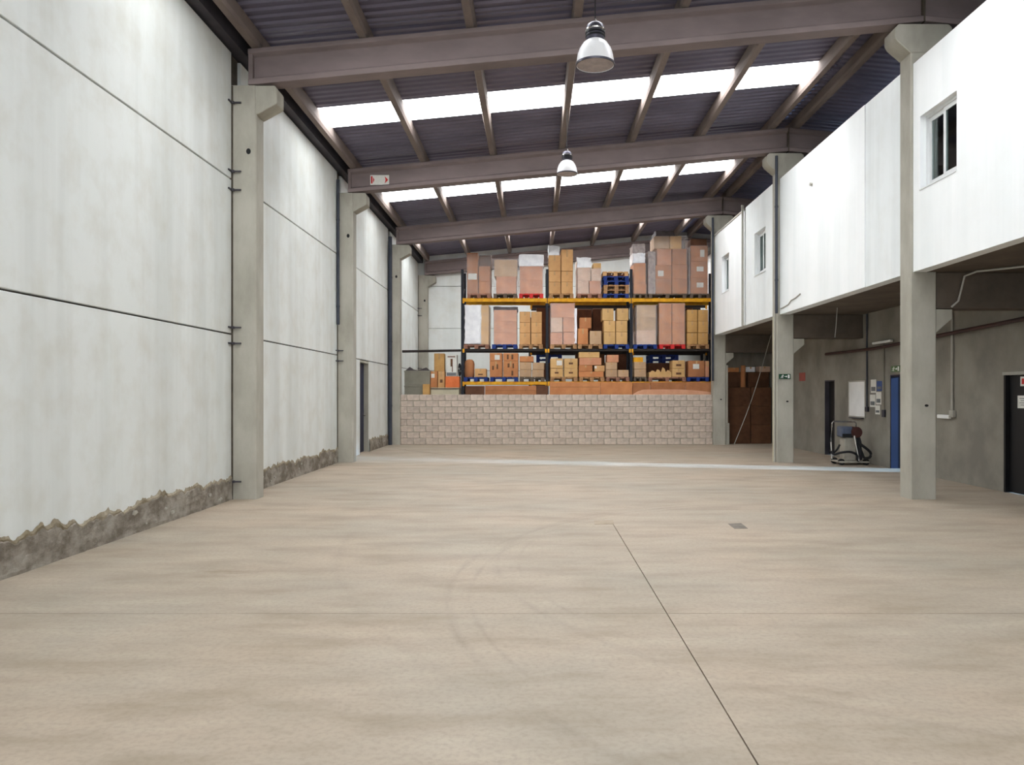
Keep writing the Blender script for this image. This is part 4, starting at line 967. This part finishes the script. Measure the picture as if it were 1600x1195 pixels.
part('control_panel', MB().box(mx-.22, mx-.0, my+.085, my+.10, .62, .70), 'rubber', mt)
part('drum', MB().tube([L(.10, .08, .73), L(.10, .44, .73)], .125, 20), 'rust', t)
part('filter', MB().tube([L(.22, .25, .10), L(.20, .25, .5), L(.17, .25, .60)], .07, 14), 'gutter', t, smooth=True)
for x in (-.26, .29):
    wl_ = part('wheel', MB().tube([L(x, .02, .07), L(x, .09, .07)], .07, 18), 'rubber', t)
    part('hub', MB().tube([L(x, .01, .07), L(x, .02, .07)], .03, 12), 'chrome', wl_)
    part('wheel', MB().tube([L(x, .44, .07), L(x, .51, .07)], .07, 18), 'rubber', t)
def curve(ps, n=6):
    out = []
    ps = [Vector(p) for p in ps]; e = [ps[0]]+ps+[ps[-1]]
    for i in range(1, len(e)-2):
        for k in range(n):
            u = k/n; a, b, c, d = e[i-1:i+3]
            out.append(.5*((2*b)+(c-a)*u+(2*a-5*b+4*c-d)*u*u+(3*b-3*c+d-a)*u**3))
    return out+[ps[-1]]
part('hose', MB().tube(curve([L(-.48, .1, .30), L(-.42, .05, .24), L(-.30, .0, .28), L(-.1, -.02, .30), L(.05, -.02, .24), L(.08, -.02, .12), L(.10, 0, .10)]), .026, 8), 'rubber', t, smooth=True)
part('hose', MB().tube(curve([L(-.28, .1, .45), L(-.36, .06, .34), L(-.44, .05, .27)]), .022, 8), 'rubber', t, smooth=True)
part('hose', MB().tube(curve([L(.06, .05, .60), L(.14, .0, .48), L(.26, -.03, .38), L(.36, -.03, .28), L(.34, -.03, .18), L(.22, -.03, .17), L(.16, -.02, .3), L(.10, .02, .5)]), .03, 8), 'rubber', t, smooth=True)
part('lance', MB().tube([L(.10, -.03, .1), L(.02, .03, .66)], .02, 8), 'chrome', t, smooth=True)

# ------------------------------------------------------------------ bell lamps
def bell(x, y, zr, label):
    t = empty('bell_lamp', (x, y, zr), label, 'lamp', 'hanging bell lamps')
    R = .20
    prof = [(R*1.02, zr), (R, zr+.012), (R*.985, zr+.06), (R*.93, zr+.12), (R*.82, zr+.18), (R*.64, zr+.235), (R*.46, zr+.262)]
    part('shade', MB().lathe(prof, x, y, 64, .012), 'acrylic', t, smooth=True)
    part('rim', MB().lathe([(R*1.0, zr-.006), (R*1.05, zr-.006), (R*1.05, zr+.016), (R*1.0, zr+.016)], x, y, 48), 'housing', t, smooth=True)
    part('lens', MB().disc(x, y, zr+.004, R*.99, 48), 'greyfilm', t)
    hz = zr+.262
    hs = part('housing', MB().lathe([(R*.46, hz), (R*.50, hz+.03), (R*.50, hz+.13), (R*.44, hz+.17), (R*.3, hz+.19), (.001, hz+.195)], x, y, 32), 'housing', t, smooth=True)
    for k in range(3): part('band', MB().lathe([(R*.50, hz+.035+.033*k), (R*.535, hz+.04+.033*k), (R*.535, hz+.055+.033*k), (R*.50, hz+.06+.033*k)], x, y, 32), 'black' if k < 2 else 'chrome', hs, smooth=True)
    part('hook', MB().tube([(x, y, hz+.19), (x+.02, y, hz+.215), (x, y, hz+.24)], .006, 8), 'chrome', t)
    part('cord', MB().tube([(x, y, hz+.235), (x, y, ztop(x)+.03)], .006, 6), 'black', t)
bell(PUR[3], 8.55, PZ(102, 8.55), 'larger-looking bell lamp with clear ribbed shade, in front of the first roof beam')
bell(PUR[3], 15.9, PZ(272, 15.9), 'smaller-looking bell lamp with glowing white shade, hanging beyond the first roof beam')
